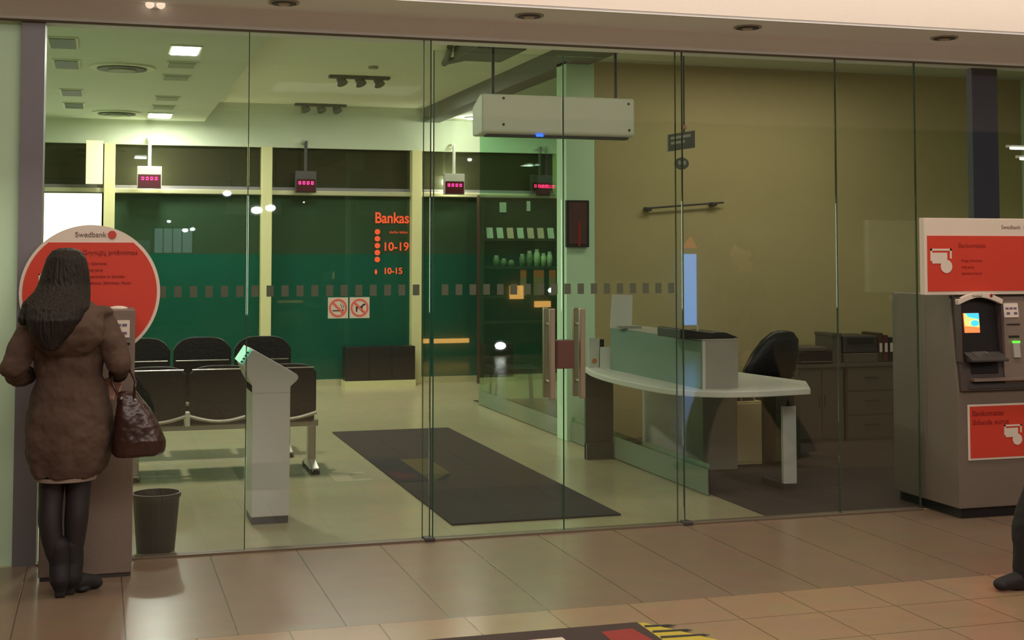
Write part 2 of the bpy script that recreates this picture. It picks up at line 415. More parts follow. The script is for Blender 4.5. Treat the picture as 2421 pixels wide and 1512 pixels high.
# ------------------------------------------------------------------ bank ceiling fittings
M_lit = mat('lit_panel', rgb(255, 255, 240), .5, emit=(1, 1, .88, 1), estr=9)
M_dark = mat('dark_louvre', rgb(84, 96, 78), .6, noise=.2, nscale=20)
M_dimp = mat('dim_louvre', rgb(150, 158, 130), .6, noise=.1, nscale=20)
def sqlight(name, x, y, wx, wy, m, lab, cat, grp, frame=M_ceil2):
    t = thing(name, (x, y, 3.3), lab, cat, grp)
    b = MB()
    b.box(x-wx/2-.02, x+wx/2+.02, y-wy/2-.02, y+wy/2+.02, 3.288, 3.2995).build('light_frame', frame, t)
    MB().box(x-wx/2, x+wx/2, y-wy/2, y+wy/2, 3.282, 3.29).build('diffuser', m, t)
    return t
sqlight('ceiling_light', .62, 11.1, .21, .44, M_lit, 'bright lit square ceiling light nearest the front, on the left ceiling', 'ceiling light', 'lit ceiling lights')
sqlight('ceiling_light', .64, 16.45, .25, .5, M_lit, 'bright lit square ceiling light farther back, above the left number display', 'ceiling light', 'lit ceiling lights')
for i, (y, lab) in enumerate(((10.98, 'first'), (12.2, 'second'), (14.35, 'third'), (15.6, 'fourth'))):
    sqlight('ceiling_light', -.31, y, .19, .5, M_dark, 'unlit dark ceiling light by the left edge, %s from the front' % lab, 'ceiling light', 'unlit ceiling lights on the left ceiling')
for i, (y, lab) in enumerate(((11.96, 'just behind the front lit light'), (12.85, 'second behind the front lit light'), (14.6, 'third behind the front lit light'), (15.5, 'just in front of the far lit light'))):
    sqlight('ceiling_vent', .64, y, .22, .3, M_dimp, 'pale grey ceiling grille %s' % lab, 'air vent', 'pale grilles on the left ceiling', M_ceil)
for y, lab in ((12.3, 'nearer'), (16.3, 'farther')):
    t = thing('air_diffuser', (.15, y, 3.3), 'round flat air diffuser, the %s of two on the left ceiling' % lab, 'air vent', 'round air diffusers')
    MB().tube([(.15, y, 3.2995), (.15, y, 3.285)], .28, 36).build('outer_ring', M_ceil2, t)
    MB().tube([(.15, y, 3.287), (.15, y, 3.272)], .21, 36).build('inner_ring', M_dark, t)
    MB().tube([(.15, y, 3.274), (.15, y, 3.262)], .12, 30).build('centre_disc', M_dimp, t)
for x0, y, lab in ((2.28, 14.2, 'nearer'), (2.30, 17.0, 'farther')):
    t = thing('ceiling_track_light', (x0+.32, y, 3.55), 'grey ceiling track with three small spotlights, the %s of two' % lab, 'track light', 'spotlight tracks on the middle ceiling')
    MB().box(x0, x0+.65, y-.05, y+.05, 3.52, 3.549).build('track', M_dark, t, bevel=.004)
    for k in range(3):
        xx = x0+.12+k*.2
        MB().tube([(xx, y, 3.52), (xx+.02, y-.03, 3.46)], [.045, .06], 16).build('spot_head', M_dark, t)
tag(MB().tube([(2.6, 13.4, 3.549), (2.6, 13.4, 3.525)], .05, 20).build('smoke_detector', M_dimp), 'small round smoke detector on the middle ceiling above the nearer track', 'smoke detector')
t = thing('downlight', (4.5, 16.6, 3.40), 'small bright lit spot left of the air curtain, at the far end', 'ceiling light')
MB().tube([(4.5, 16.6, 3.399), (4.5, 16.6, 3.385)], .09, 24).build('trim_ring', M_ceil, t)
MB().tube([(4.5, 16.6, 3.388), (4.5, 16.6, 3.375)], .065, 24).build('bulb', M_lit, t)
# duct shapes hung under the ceiling right of the middle
t = thing('ventilation_duct', (3.27, 11.5, 3.55), 'dark grey duct end hanging from the ceiling above the doors', 'duct')
MB().box(3.05, 3.50, 11.1, 11.9, 3.42, 3.549).build('duct_body', M_beam, t, bevel=.01)
MB().tube([(2.98, 11.75, 3.52), (3.02, 12.0, 3.47), (3.10, 12.45, 3.47), (3.05, 12.2, 3.45), (3.2, 11.88, 3.46)], .03, 12).build('flexible_hose', M_beam, t)

# ------------------------------------------------------------------ air curtain
t = thing('air_curtain', (2.77, 8.15, 2.41), 'long white air curtain box hanging over the glass doors', 'air curtain')
M_ac = mat('cream_enamel', rgb(244, 242, 222), .45, noise=.02, bump=.01)
MB().prism([(8.10, 2.425), (8.10, 2.66), (8.16, 2.665), (8.34, 2.60), (8.34, 2.41), (8.13, 2.41)], 2.262, 3.283, 'x').build('casing', M_ac, t, bevel=.012)
MB().box(2.30, 3.25, 8.125, 8.20, 2.397, 2.411).build('outlet_slot', M_dgrey, t)
for x, z in ((2.40, 2.635), (3.24, 2.625), (2.40, 2.47), (3.245, 2.455)):
    MB().disc(x, z, .008, 8.096, 8.1).build('screw', M_dgrey, t)
MB().box(2.62, 2.665, 8.105, 8.12, 2.400, 2.412).build('indicator_lamp', mat('blue_lamp', rgb(40, 90, 255), .3, emit=(.03, .15, 1, 1), estr=2), t)
for x in (2.36, 3.19):  # right rod stands in for a vertical band reflected in the glass
    MB().cyl(x, 8.2, 2.64, 3.54, .010).build('hanging_rod', M_dgrey, t)
# hanging notices behind the door
t = thing('hanging_sign', (3.83, 8.6, 2.36), 'dark tilted rectangular notice on a thin rod behind the right door jamb', 'sign')
M_sign = mat('dark_slate_board', rgb(96, 102, 86), .5, noise=.1)
M_chalk = mat('pale_marking', rgb(176, 184, 164), .7, noise=.1)
MB().slab([(3.735, 8.6, 2.365), (3.935, 8.6, 2.397), (3.935, 8.6, 2.517), (3.735, 8.6, 2.482)], (0, .02, 0)).build('board', M_sign, t)
for dz, l in ((.0, .15), (-.035, .105)):
    MB().slab([(3.752, 8.598, 2.447+dz), (3.752+l, 8.598, 2.447+dz+l*.17), (3.752+l, 8.598, 2.466+dz+l*.17), (3.752, 8.598, 2.466+dz)], (0, .003, 0)).build('lettering', M_chalk, t)
MB().cyl(3.857, 8.61, 2.50, 3.54, .006).build('hanging_rod', M_dgrey, t)
MB().ball((3.857, 8.60, 2.538), .017).build('knob', mat('pale_knob', rgb(205, 165, 140), .4), t)
t = thing('round_sign', (3.84, 8.62, 2.24), 'small dark round notice just below the tilted rectangular notice', 'sign')
MB().disc(3.84, 2.285, .042, 8.61, 8.625, rx=.052).build('board', M_sign, t)
for dx in (-.02, .02): MB().disc(3.84+dx, 2.29, .017, 8.606, 8.61, rx=.010).build('lettering', M_chalk, t)
MB().cyl(3.857, 8.635, 2.30, 2.36, .003).build('cord', M_dgrey, t)
# wall rail on the tan wall
t = thing('wall_rail', (5.1, 11.42, 2.08), 'thin dark rail with small knobs fixed on the tan wall', 'rail')
MB().tube([(4.74, 11.40, 2.075), (5.50, 11.40, 2.135)], .009).build('rod', M_dgrey, t)
for x, z in ((4.75, 2.07), (5.40, 2.122)): MB().box(x-.03, x+.03, 11.385, 11.45, z-.02, z+.015).build('mount', M_dgrey, t, bevel=.006)

# ------------------------------------------------------------------ number displays
M_led = mat('red_led', rgb(255, 40, 90), .4, emit=(1, .02, .16, 1), estr=7)
M_ledbox = mat('display_glass', rgb(70, 22, 30), .25, noise=.05)
M_boxg = mat('display_grey', rgb(170, 168, 156), .5, noise=.04)
def led(x, z, w, bright, lab):
    t = thing('number_display', (x, 16.93, z-.11), lab, 'display', 'red number displays')
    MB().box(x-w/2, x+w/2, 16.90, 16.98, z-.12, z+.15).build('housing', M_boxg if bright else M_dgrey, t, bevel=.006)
    MB().box(x-w/2+.012, x+w/2-.012, 16.893, 16.902, z-.11, z+.05).build('display_window', M_ledbox, t)
    for k in range(4):
        cx = x-.078+k*.052; s = MB()
        s.box(cx-.013, cx+.013, 16.888, 16.893, z+.010, z+.018); s.box(cx-.013, cx+.013, 16.888, 16.893, z-.018, z-.010)
        s.box(cx-.014, cx-.009, 16.888, 16.893, z-.018, z+.018); s.box(cx+.009, cx+.014, 16.888, 16.893, z-.018, z+.018)
        s.build('red_digit', M_led, t)
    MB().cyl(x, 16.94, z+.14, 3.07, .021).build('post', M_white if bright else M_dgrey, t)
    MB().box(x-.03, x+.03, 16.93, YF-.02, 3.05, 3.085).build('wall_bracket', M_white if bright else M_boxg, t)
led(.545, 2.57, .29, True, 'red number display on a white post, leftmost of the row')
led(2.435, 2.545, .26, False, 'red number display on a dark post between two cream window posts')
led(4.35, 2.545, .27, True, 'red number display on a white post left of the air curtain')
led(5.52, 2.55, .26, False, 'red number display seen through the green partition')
point('display_wash_light', (.545, 17.03, 2.62), 11, (1, 1, .72), .05)
point('display_wash_light', (4.35, 17.03, 2.61), 11, (1, 1, .72), .05)

# bright advertising boxes at the far left
t = thing('light_box', (-.4, 16.95, .9), 'large glowing white light box behind the round sign', 'light box')
MB().box(-.86, .0, 16.93, 17.05, .9, 2.385).build('box_frame', M_white, t)
MB().box(-.85, -.01, 16.918, 16.932, .92, 2.375).build('lit_face', mat('lit_face', rgb(255, 255, 235), .5, emit=(.92, 1, .80, 1), estr=2.4), t)
tag(MB().box(-.19, .005, 16.95, 17.05, 2.50, 3.02).build('light_box', mat('lit_cream', rgb(250, 246, 190), .5, emit=(1, .95, .55, 1), estr=.55)), 'narrow glowing cream panel beside the left window post', 'light panel')

# ------------------------------------------------------------------ far window lettering and things behind the green glass
M_or = mat('orange_film_letters', rgb(226, 72, 34), .5, emit=(.8, .10, .03, 1), estr=0)
t = thing('opening_hours_sign', (3.37, YF-.01, 1.35), 'orange opening hours lettering on the far window, Bankas 10-19', 'window lettering')
M_orl = mat('glowing_orange_film', rgb(240, 76, 36), .5, emit=(.85, .13, .045, 1), estr=.42)  # letters given a glow of their own; no lamp behind them
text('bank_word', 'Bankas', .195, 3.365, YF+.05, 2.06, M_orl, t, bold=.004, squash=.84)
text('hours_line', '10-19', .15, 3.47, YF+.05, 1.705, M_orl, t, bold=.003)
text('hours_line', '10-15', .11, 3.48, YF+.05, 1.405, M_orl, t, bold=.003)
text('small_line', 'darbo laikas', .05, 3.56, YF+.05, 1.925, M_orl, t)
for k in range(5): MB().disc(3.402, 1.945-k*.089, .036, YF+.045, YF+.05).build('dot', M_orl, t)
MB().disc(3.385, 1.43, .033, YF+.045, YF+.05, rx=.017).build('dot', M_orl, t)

M_card = mat('pale_leaflet', rgb(236, 220, 210), .8, noise=.1)
M_pinkc = mat('pink_leaflet', rgb(255, 190, 176), .8, noise=.1)
M_shelf = mat('dark_brown_shelf', rgb(72, 48, 38), .6, noise=.1)
t = thing('leaflet_rack', (5.2, 16.8, 0), 'tall dark brown display rack behind the green partition', 'rack')
MB().box(4.68, 5.68, 16.90, 16.94, .5, 2.42).build('back_panel', M_shelf, t)
for z in (1.86, 1.50, 1.12, .8): MB().box(4.68, 5.69, 16.70, 16.90, z-.03, z).build('shelf', M_shelf, t)
for x in (4.66, 5.68): MB().box(x, x+.03, 16.70, 16.94, 0, 2.42).build('upright', M_shelf, t)
for k in range(7):
    x = 4.74+k*.138
    m = M_pinkc if k in (2, 4, 5) else M_card
    o = MB().slab([(x, 16.74, 1.862), (x+.085, 16.74, 1.862), (x+.085, 16.79, 2.00), (x, 16.79, 2.00)], (0, .006, 0)).build('leaflet', m)
    tag(o, '%s leaflet on the upper rack shelf, number %s from the left' % ('pinkish' if k in (2, 4, 5) else 'pale', ('one', 'two', 'three', 'four', 'five', 'six', 'seven')[k]), 'leaflet', 'leaflets on the upper rack shelf')
for x, z, lab in ((4.95, 2.2, 'pale card pinned high on the left of the rack'), (5.32, 2.22, 'narrow pale card pinned high on the right of the rack')):
    tag(MB().box(x, x+(.09 if x < 5 else .05), 16.885, 16.895, z, z+.13).build('card', M_card), lab, 'card')
M_jar = mat('pale_yellow_jar', rgb(250, 236, 180), .15, noise=.4, nscale=60, spec=.8)  # pale yellow base colour with a fine speckle
M_jar2 = mat('olive_jar', rgb(150, 146, 108), .2, noise=.3, nscale=60)
jars = [(4.88, .045, .14), (4.98, .042, .10), (5.08, .045, .08), (5.23, .042, .16), (5.33, .046, .20), (5.43, .046, .22), (5.52, .038, .17), (5.605, .040, .19)]
for k, (x, r, h) in enumerate(jars):
    o = thing('jar', (x, 16.8, 1.502), '%s jar with a lid on the middle rack shelf, %s from the left' % ('pale yellowish' if k in (5, 6, 7) else 'dull olive', ('first', 'second', 'third', 'fourth', 'fifth', 'sixth', 'seventh', 'eighth')[k]), 'jar', 'jars on the middle rack shelf')
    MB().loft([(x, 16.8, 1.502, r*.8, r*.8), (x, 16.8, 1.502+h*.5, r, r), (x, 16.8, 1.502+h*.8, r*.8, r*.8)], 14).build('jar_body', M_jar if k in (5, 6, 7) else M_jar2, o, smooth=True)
    MB().cyl(x, 16.8, 1.502+h*.8, 1.502+h, r*.6, n=14).build('lid', M_card, o)
for k, (x0, x1) in enumerate(((5.18, 5.26), (5.36, 5.50), (5.57, 5.66))):
    o = thing('poster', (x0, 16.68, 1.13), 'brown poster with an orange top under the rack shelf, %s of three' % ('leftmost', 'widest', 'rightmost')[k], 'poster', 'orange topped posters')
    MB().box(x0, x1, 16.715, 16.722, 1.125, 1.36).build('sheet', mat('brown_print', rgb(190, 126, 96), .7, noise=.1), o)
    MB().box(x0, x1, 16.715, 16.722, 1.36, 1.46).build('orange_band', mat('orange_print', rgb(250, 110, 60), .6, noise=.05), o)
t = thing('framed_poster', (4.07, 11.44, 1.72), 'dark maroon framed poster on the pale green pillar', 'poster')
MB().box(3.965, 4.18, 11.405, 11.445, 1.72, 2.14).build('poster_frame', M_black, t, bevel=.003)
MB().box(3.985, 4.155, 11.400, 11.407, 1.75, 2.12).build('print', mat('maroon_print', rgb(82, 48, 46), .5, noise=.4, nscale=14), t)
MB().box(4.07, 4.095, 11.397, 11.401, 1.73, 1.95).build('red_stripe', M_dred, t)

# side table with thin legs beyond the partition
t = thing('side_table', (4.6, 14.6, 0), 'black low table with thin legs beyond the green partition', 'table')
MB().prism([(4.12, 14.3), (4.62, 14.2), (4.72, 14.75), (4.15, 14.85)], .36, .41, 'z').build('tabletop', M_black, t, bevel=.01)
for x, y in ((4.2, 14.42), (4.56, 14.32), (4.65, 14.68), (4.22, 14.72)): MB().tube([(x, y, .37), (x+(.02 if x > 4.4 else -.02), y, 0)], .013).build('leg', M_black, t)
# low black sideboard against the far window, middle bay
t = thing('low_sideboard', (3.36, 16.9, 0), 'low black sideboard on a pale plinth under the orange window lettering', 'sideboard')
MB().box(2.93, 3.815, 16.80, 17.04, .075, .50).build('cabinet_body', M_black, t, bevel=.004)
MB().box(2.92, 3.82, 16.78, 17.05, 0, .08).build('plinth', M_mull, t)
for k in range(3): MB().box(2.94+k*.29, 3.22+k*.29, 16.79, 16.80, .09, .49).build('door', M_black, t)

# ------------------------------------------------------------------ no smoking / no dogs stickers on the front glass
M_stick = mat('sticker_cream', rgb(206, 204, 176), .6, noise=.03)
M_pic = mat('black_print', rgb(30, 26, 24), .6)
M_sred = mat('sticker_red', rgb(214, 104, 84), .6)
def sticker(x, kind, lab):
    t = thing('prohibition_sticker', (x, YG-.004, 1.29), lab, 'sticker', 'square prohibition stickers on the front glass')
    y = YG-.003; z = 1.351
    MB().box(x-.058, x+.058, y-.002, y, z-.060, z+.060).build('sticker_sheet', M_stick, t, bevel=.0008)
    MB().ring(x, z, .041, .052, y-.0035, y-.002).build('red_ring', M_sred, t)
    d = .0045
    MB().slab([(x-.036-d, y-.0036, z+.036-d), (x-.036+d, y-.0036, z+.036+d), (x+.036+d, y-.0036, z-.036+d), (x+.036-d, y-.0036, z-.036-d)], (0, .0012, 0)).build('red_bar', M_sred, t)
    s = MB()
    if kind == 'smoke':
        s.box(x-.032, x+.022, y-.0026, y-.002, z-.019, z-.013); s.box(x+.024, x+.031, y-.0026, y-.002, z-.019, z-.008)
        s.tube([(x+.02, y-.0024, z-.004), (x+.024, y-.0024, z+.006), (x+.014, y-.0024, z+.016), (x+.018, y-.0024, z+.027)], .0014, 6)
        s.tube([(x+.03, y-.0024, z-.002), (x+.033, y-.0024, z+.01), (x+.026, y-.0024, z+.02)], .0014, 6)
    else:
        s.prism([(x-.022, z+.000), (x-.02, z+.008), (x+.008, z+.009), (x+.020, z+.021), (x+.026, z+.024), (x+.034, z+.019), (x+.031, z+.013), (x+.022, z+.012),
                 (x+.017, z+.000), (x+.017, z-.024), (x+.011, z-.024), (x+.009, z-.003), (x-.012, z-.003), (x-.014, z-.024), (x-.021, z-.024)], y-.0026, y-.002)
    s.build('pictogram', M_pic, t)
sticker(1.305, 'smoke', 'no smoking sticker with red ring on the front glass, left of the pair')
sticker(1.430, 'dog', 'no dogs sticker with red ring on the front glass, right of the pair')

# ------------------------------------------------------------------ entrance mats
tag(MB().box(2.08, 3.19, 8.13, 12.62, 0, .012).build('entrance_mat', M_mat, bevel=.004), 'long charcoal entrance mat inside the glass doors', 'mat')
t = thing('floor_advert_mat', (1.9, 5.4, 0), 'dark printed mat with red and white lettering at the bottom edge of the picture', 'mat')
MB().box(1.0, 2.33, 4.6, 5.755, 0, .008).build('mat_base', mat('dark_print_mat', rgb(66, 50, 46), .8, noise=.15), t)
MB().box(1.66, 1.80, 5.25, 5.62, .008, .0095).box(1.80, 1.93, 5.56, 5.62, .008, .0095).box(1.80, 1.93, 5.25, 5.31, .008, .0095).build('white_letter', M_signw, t)
MB().slab([(2.12, 5.65, .008), (2.27, 5.66, .008), (2.29, 5.45, .008), (2.10, 5.25, .008)], (0, 0, .0015)).build('red_print', mat('mat_red', rgb(150, 50, 44), .8, noise=.1), t)
t = thing('hazard_strip', (2.4, 5.5, 0), 'yellow and black striped strip at the right end of the dark printed mat', 'floor marking')
MB().prism([(2.332, 5.745), (2.36, 5.745), (2.56, 5.40), (2.56, 4.7), (2.332, 4.7)], 0, .006, 'z').build('yellow_base', mat('hazard_yellow', rgb(196, 176, 60), .6, noise=.1), t)
for k in range(3):
    y = 5.70-k*.09
    MB().slab([(2.345, y, .006), (2.335, y-.03, .006), (2.48+.04*k, y-.045, .006), (2.46+.04*k, y-.02, .006)], (0, 0, .0012)).build('black_stripe', M_black, t)

# ------------------------------------------------------------------ info kiosk
t = thing('information_kiosk', (1.02, 8.6, 0), 'white slim information kiosk with slanted head just inside the glass', 'kiosk')
MB().box(.903, 1.138, 8.50, 8.86, .045, .90).build('column', M_kiosk, t, bevel=.006)
MB().box(.91, 1.131, 8.51, 8.85, 0, .045).build('base', M_dgrey, t)
hd = [(.903, 1.068), (.918, 1.064), (1.178, .912), (1.188, .895), (1.180, .876), (1.138, .838), (1.138, .80), (.903, .80), (.903, .85), (.875, .90), (.842, .975)]
MB().prism(hd, 8.496, 8.864).build('head', M_kiosk, t, bevel=.006)
MB().slab([(.838, 8.505, .985), (.896, 8.505, 1.072), (.896, 8.855, 1.072), (.838, 8.855, .985)], (-.010, 0, .006)).build('screen', mat('mint_screen', rgb(130, 220, 180), .3, emit=(.18, .62, .40, 1), estr=.75), t)
s = MB()
for k in range(4): s.slab([(.842+.012*k, 8.50, .990+.018*k), (.848+.012*k, 8.50, .999+.018*k), (.848+.012*k, 8.503, .999+.018*k), (.842+.012*k, 8.503, .990+.018*k)], (-.012, 0, .007))
s.build('screen_marks', M_dteal, t)

# ------------------------------------------------------------------ bin
t = thing('waste_bin', (.317, 7.93, 0), 'dark brown plastic waste bin behind the glass beside the woman', 'waste bin')
b = MB(); n = 28
R = [(0, .100, 0), (.0, .104, .005), (0, .128, .30), (0, .136, .302), (0, .136, .325), (0, .126, .325), (0, .098, .02), (0, .0, .02)]
b.loft([(.317, 7.93, z, max(r, .001), max(r, .001)) for _, r, z in R], n, cap=False); b.build('bin_body', M_bin, t, smooth=False)
MB().tube([(.317-.135, 7.93, .305), (.317-.142, 7.93, .29), (.317-.135, 7.93, .28)], .006).build('rim_lug', M_bin, t)

# ------------------------------------------------------------------ waiting seats
def bench(y, x_right, n, zt, zb, face, lab, top_arch):
    p = .486
    t = thing('waiting_bench', (x_right-p*n/2, y, 0), lab, 'bench seating', 'black waiting benches')
    xl = x_right-p*n
    MB().box(xl-.02, x_right+.02, y+.10, y+.16, .335, .385).build('beam', M_chrome, t, bevel=.005)
    for k in range(n):
        a = x_right-p*(k+1)+.012; b2 = x_right-p*k-.012; w = b2-a
        pts = []
        m = 18
        for j in range(m+1):
            u = j/m; pts.append((a+w*u, zb+.05*(1-math.sin(PI*u))*.9))
        top = []
        for j in range(m+1):
            u = 1-j/m; s_ = abs(2*u-1)
            top.append((a+w*u, zt-(top_arch*(s_**4))))
        poly = pts+top
        bk = MB().prism(poly, y, y+.035).build('backrest', M_blackseat, t, bevel=.008)
        rim = MB().tube([(q[0], y-.004, q[1]-.014) for q in pts], (.018)).build('bottom_rim', M_chrome, t)
        MB().tube([(a+.02, y-.006, zt-.19 if zt > .9 else zt-.03), (b2-.02, y-.006, zt-.19 if zt > .9 else zt-.03)], .006).build('chrome_line', M_chrome, t)
        prof = [(y+.03, .43), (y+.10, .40), (y+.30, .41), (y+.44, .43), (y+.47, .40), (y+.44, .385), (y+.10, .37), (y+.03, .39)] if face > 0 else [(y+.0, .43), (y-.08, .40), (y-.28, .41), (y-.42, .43), (y-.45, .40), (y-.42, .385), (y-.08, .37), (y, .39)]
        MB().prism(prof, a+.01, b2-.01, 'x').build('seat', M_blackseat, t, bevel=.006)
        if k < n-1 and face > 0:
            MB().box(a-.03, a+.006, y-.03, y+.05, .38, .485).build('bracket', M_white, t, bevel=.004)
    for xx in (x_right-.03, xl+.6):
        yy0, yy1 = (y-.12, y+.38)
        MB().box(xx-.03, xx+.03, y+.09, y+.17, .05, .34).build('leg', M_chrome, t, bevel=.006)
        MB().prism([(yy0, .02), (yy0, .045), (y+.08, .085), (y+.18, .085), (yy1, .045), (yy1, .02)], xx-.028, xx+.028, 'x').build('foot', M_chrome, t, bevel=.004)
        for q in (yy0+.03, yy1-.03): MB().cyl(xx, q, 0, .035, .036, n=14).build('foot_pad', M_black, t)
    return t
bench(10.42, 1.605, 4, .825, .425, 1, 'front row of black waiting seats with chrome lines, backs towards the glass', .06)
bench(11.32, 1.53, 4, .985, .45, 1, 'rear row of black high-backed waiting seats behind the front row', .10)

# ------------------------------------------------------------------ reception desk
t = thing('reception_desk', (4.2, 9.4, 0), 'curved grey reception desk with a raised counter at the right', 'desk')
def smoothpoly(P, it=2):
    for _ in range(it):
        Q = []
        for i in range(len(P)-1):
            a, b = P[i], P[i+1]
            Q += [(a[0]*.75+b[0]*.25, a[1]*.75+b[1]*.25), (a[0]*.25+b[0]*.75, a[1]*.25+b[1]*.75)]
        P = [P[0]]+Q+[P[-1]]
    return P
front = smoothpoly([(3.78, 10.44), (3.66, 9.9), (3.64, 9.1), (3.74, 8.45), (4.10, 8.24), (4.66, 8.33)])
top = front+[(4.90, 8.82), (4.77, 9.62), (4.45, 10.44)]
MB().prism(top, .70, .742, 'z').build('worktop', M_white, t, bevel=.006)
MB().prism([(3.92, 8.50), (3.90, 10.16), (3.935, 10.16), (3.955, 8.50)], .742, 1.065, 'z').build('counter_screen', M_teal, t)
MB().box(3.955, 4.20, 8.50, 8.53, .742, 1.065).build('counter_end', M_sgrey, t)
MB().box(3.93, 3.952, 8.493, 8.50, .742, 1.065).build('edge_strip', M_white, t)
MB().box(3.93, 4.20, 8.50, 10.16, 1.065, 1.08).build('counter_top', M_sgrey, t, bevel=.003)
MB().slab([(4.43, 9.58, 0), (4.28, 10.42, 0), (4.28, 10.42, .70), (4.43, 9.58, .70)], (.02, .0, 0)).build('front_panel', M_sgrey, t)
MB().box(4.43, 4.72, 9.575, 9.60, 0, .70).build('end_panel', M_sgrey, t)
MB().box(3.78, 4.02, 10.41, 10.44, 0, .70).build('rear_support', M_dteal, t)
MB().box(3.78, 4.24, 10.38, 10.44, 0, .13).build('foot_ledge', M_dteal, t)
MB().box(4.61, 4.715, 8.63, 8.67, .045, .59).build('leg', M_white, t, bevel=.008)
MB().box(4.64, 4.70, 8.635, 8.665, .59, .70).build('leg_bracket', M_black, t)
MB().box(4.60, 4.645, 8.62, 8.95, 0, .05).build('foot', M_dgrey, t)
# desk things
t = thing('document_tray', (4.1, 8.75, 1.08), 'black tray on the near end of the raised counter', 'tray')
MB().prism([(3.78, 1.083), (3.78, 1.145), (3.80, 1.15), (3.90, 1.135), (4.02, 1.12), (4.05, 1.125), (4.12, 1.122), (4.22, 1.083)], 8.52, 8.92).build('tray_body', M_black, t, bevel=.004)
MB().box(3.94, 3.95, 8.6, 8.605, 1.12, 1.17).build('pen', M_white, t)
t = thing('paper_stand', (3.85, 9.95, 1.08), 'white paper notice leaning in a holder on the raised counter', 'notice')
MB().slab([(3.80, 9.90, 1.085), (3.98, 9.90, 1.085), (4.02, 9.98, 1.335), (3.85, 9.98, 1.345)], (0, .006, 0)).build('sheet', M_paper, t)
MB().box(3.86, 4.05, 9.87, 9.99, 1.081, 1.10).build('holder_base', M_sgrey, t)
for i, (x, y, h, m, lab) in enumerate(((3.77, 10.33, .235, M_white, 'white leaflet holder with an orange spot at the far left end of the desk'), (3.83, 10.22, .17, M_paper, 'pale curved brochure standing left of the counter screen'))):
    o = thing('brochure_holder', (x, y, .742), lab, 'leaflet holder', 'leaflet holders at the left end of the desk')
    MB().slab([(x, y-.02, .744), (x+.09, y-.02, .744), (x+.115, y+.03, .744+h), (x+.02, y+.03, .744+h)], (0, .008, 0)).build('brochure', m, o)
    MB().slab([(x+.10, y-.01, .744), (x+.135, y-.01, .744), (x+.16, y+.05, .744+h*.95), (x+.12, y+.05, .744+h*.95)], (0, .02, 0)).build('holder', M_black, o)
    if i == 0: MB().disc(x+.05, .80, .02, y-.0265, y-.012, 16).build('orange_spot', mat('orange_spot', rgb(190, 130, 84), .6), o)
t = thing('telephone', (3.97, 10.36, .742), 'small black telephone at the far end of the desk', 'telephone')
MB().prism([(10.30, .744), (10.30, .76), (10.42, .80), (10.42, .744)], 4.02, 4.14, 'x').build('phone_base', M_black, t, bevel=.004)
MB().tube([(4.05, 10.31, .79), (4.05, 10.36, .83), (4.05, 10.41, .83)], [.014, .01, .016]).build('handset', M_black, t)
t = thing('desk_cabinet', (4.9, 9.8, 0), 'white low cabinet under the desk wing', 'cabinet')
MB().box(4.74, 5.02, 9.75, 10.2, .0, .50).build('cabinet_body', mat('warm_white_laminate', rgb(255, 236, 184), .5, noise=.03), t, bevel=.004)
MB().box(4.75, 5.01, 9.742, 9.75, .03, .48).build('door', MATS['warm_white_laminate'], t)
cols = [((70, 30, 24), .022), ((196, 160, 70), .03), ((40, 30, 26), .05), ((206, 200, 186), .016), ((50, 34, 30), .045), ((96, 60, 40), .05), ((190, 180, 160), .02)]
x = 4.75
for k, (c, wd) in enumerate(cols):
    o = MB().box(x, x+wd-.003, 9.78, 9.98, .501, .63-(k % 3)*.01).build('book', mat('book_%d_%d_%d' % c, rgb(*c), .7, noise=.05), bevel=.002)
    tag(o, ('dark red book, leftmost', 'ochre yellow book', 'thick black book', 'thin white book', 'dark brown book', 'tan brown book', 'cream book, rightmost')[k]+' on the low cabinet under the desk', 'book', 'books on the low cabinet'); x += wd
t = thing('drawer_pedestal', (5.15, 9.9, 0), 'dark olive drawer pedestal right of the white low cabinet', 'drawer unit')
MB().box(5.035, 5.27, 9.58, 9.86, .05, .62).build('pedestal_body', mat('olive_laminate', rgb(84, 84, 66), .6, noise=.05), t, bevel=.004)
for k in range(3): MB().box(5.045, 5.26, 9.57, 9.582, .07+k*.18, .235+k*.18).build('drawer', MATS['olive_laminate'], t)
for xx in (5.08, 5.22): MB().cyl(xx, 9.72, 0, .05, .02, n=12).build('castor', M_black, t)
t = thing('office_chair', (5.3, 10.05, 0), 'black high-backed office chair behind the desk', 'chair')
b = MB().loft([(5.20, 10.02, .60, .20, .05), (5.22, 10.00, .72, .235, .06), (5.27, 10.0, .85, .21, .055), (5.32, 10.0, .96, .165, .05), (5.34, 10.0, 1.02, .10, .04), (5.34, 10.0, 1.035, .04, .02)], 24, power=2.6)
b.build('backrest', M_blackseat, t, smooth=True)
MB().loft([(5.28, 10.25, .44, .20, .20), (5.28, 10.25, .47, .235, .23), (5.28, 10.25, .51, .235, .23), (5.28, 10.25, .525, .19, .19)], 24, power=3).build('seat', M_blackseat, t, smooth=True)
MB().cyl(5.30, 10.24, .08, .45, .025).build('gas_column', M_chrome, t)
MB().tube([(5.0, 10.0, .66), (4.97, 10.15, .68), (4.99, 10.32, .66), (5.03, 10.3, .5)], .018).build('armrest', M_black, t)
MB().tube([(5.50, 10.0, .60), (5.54, 10.15, .66), (5.53, 10.32, .64), (5.50, 10.3, .5)], .018).build('armrest', M_black, t)
for k in range(5):
    a = 2*PI*k/5+.3; cx, cy = 5.30+.25*math.cos(a), 10.24+.25*math.sin(a)
    MB().tube([(5.30, 10.24, .10), (cx, cy, .065)], [.022, .014]).build('base_arm', M_black, t)
    MB().ball((cx, cy, .032), (.028, .028, .03)).build('castor', M_black, t)

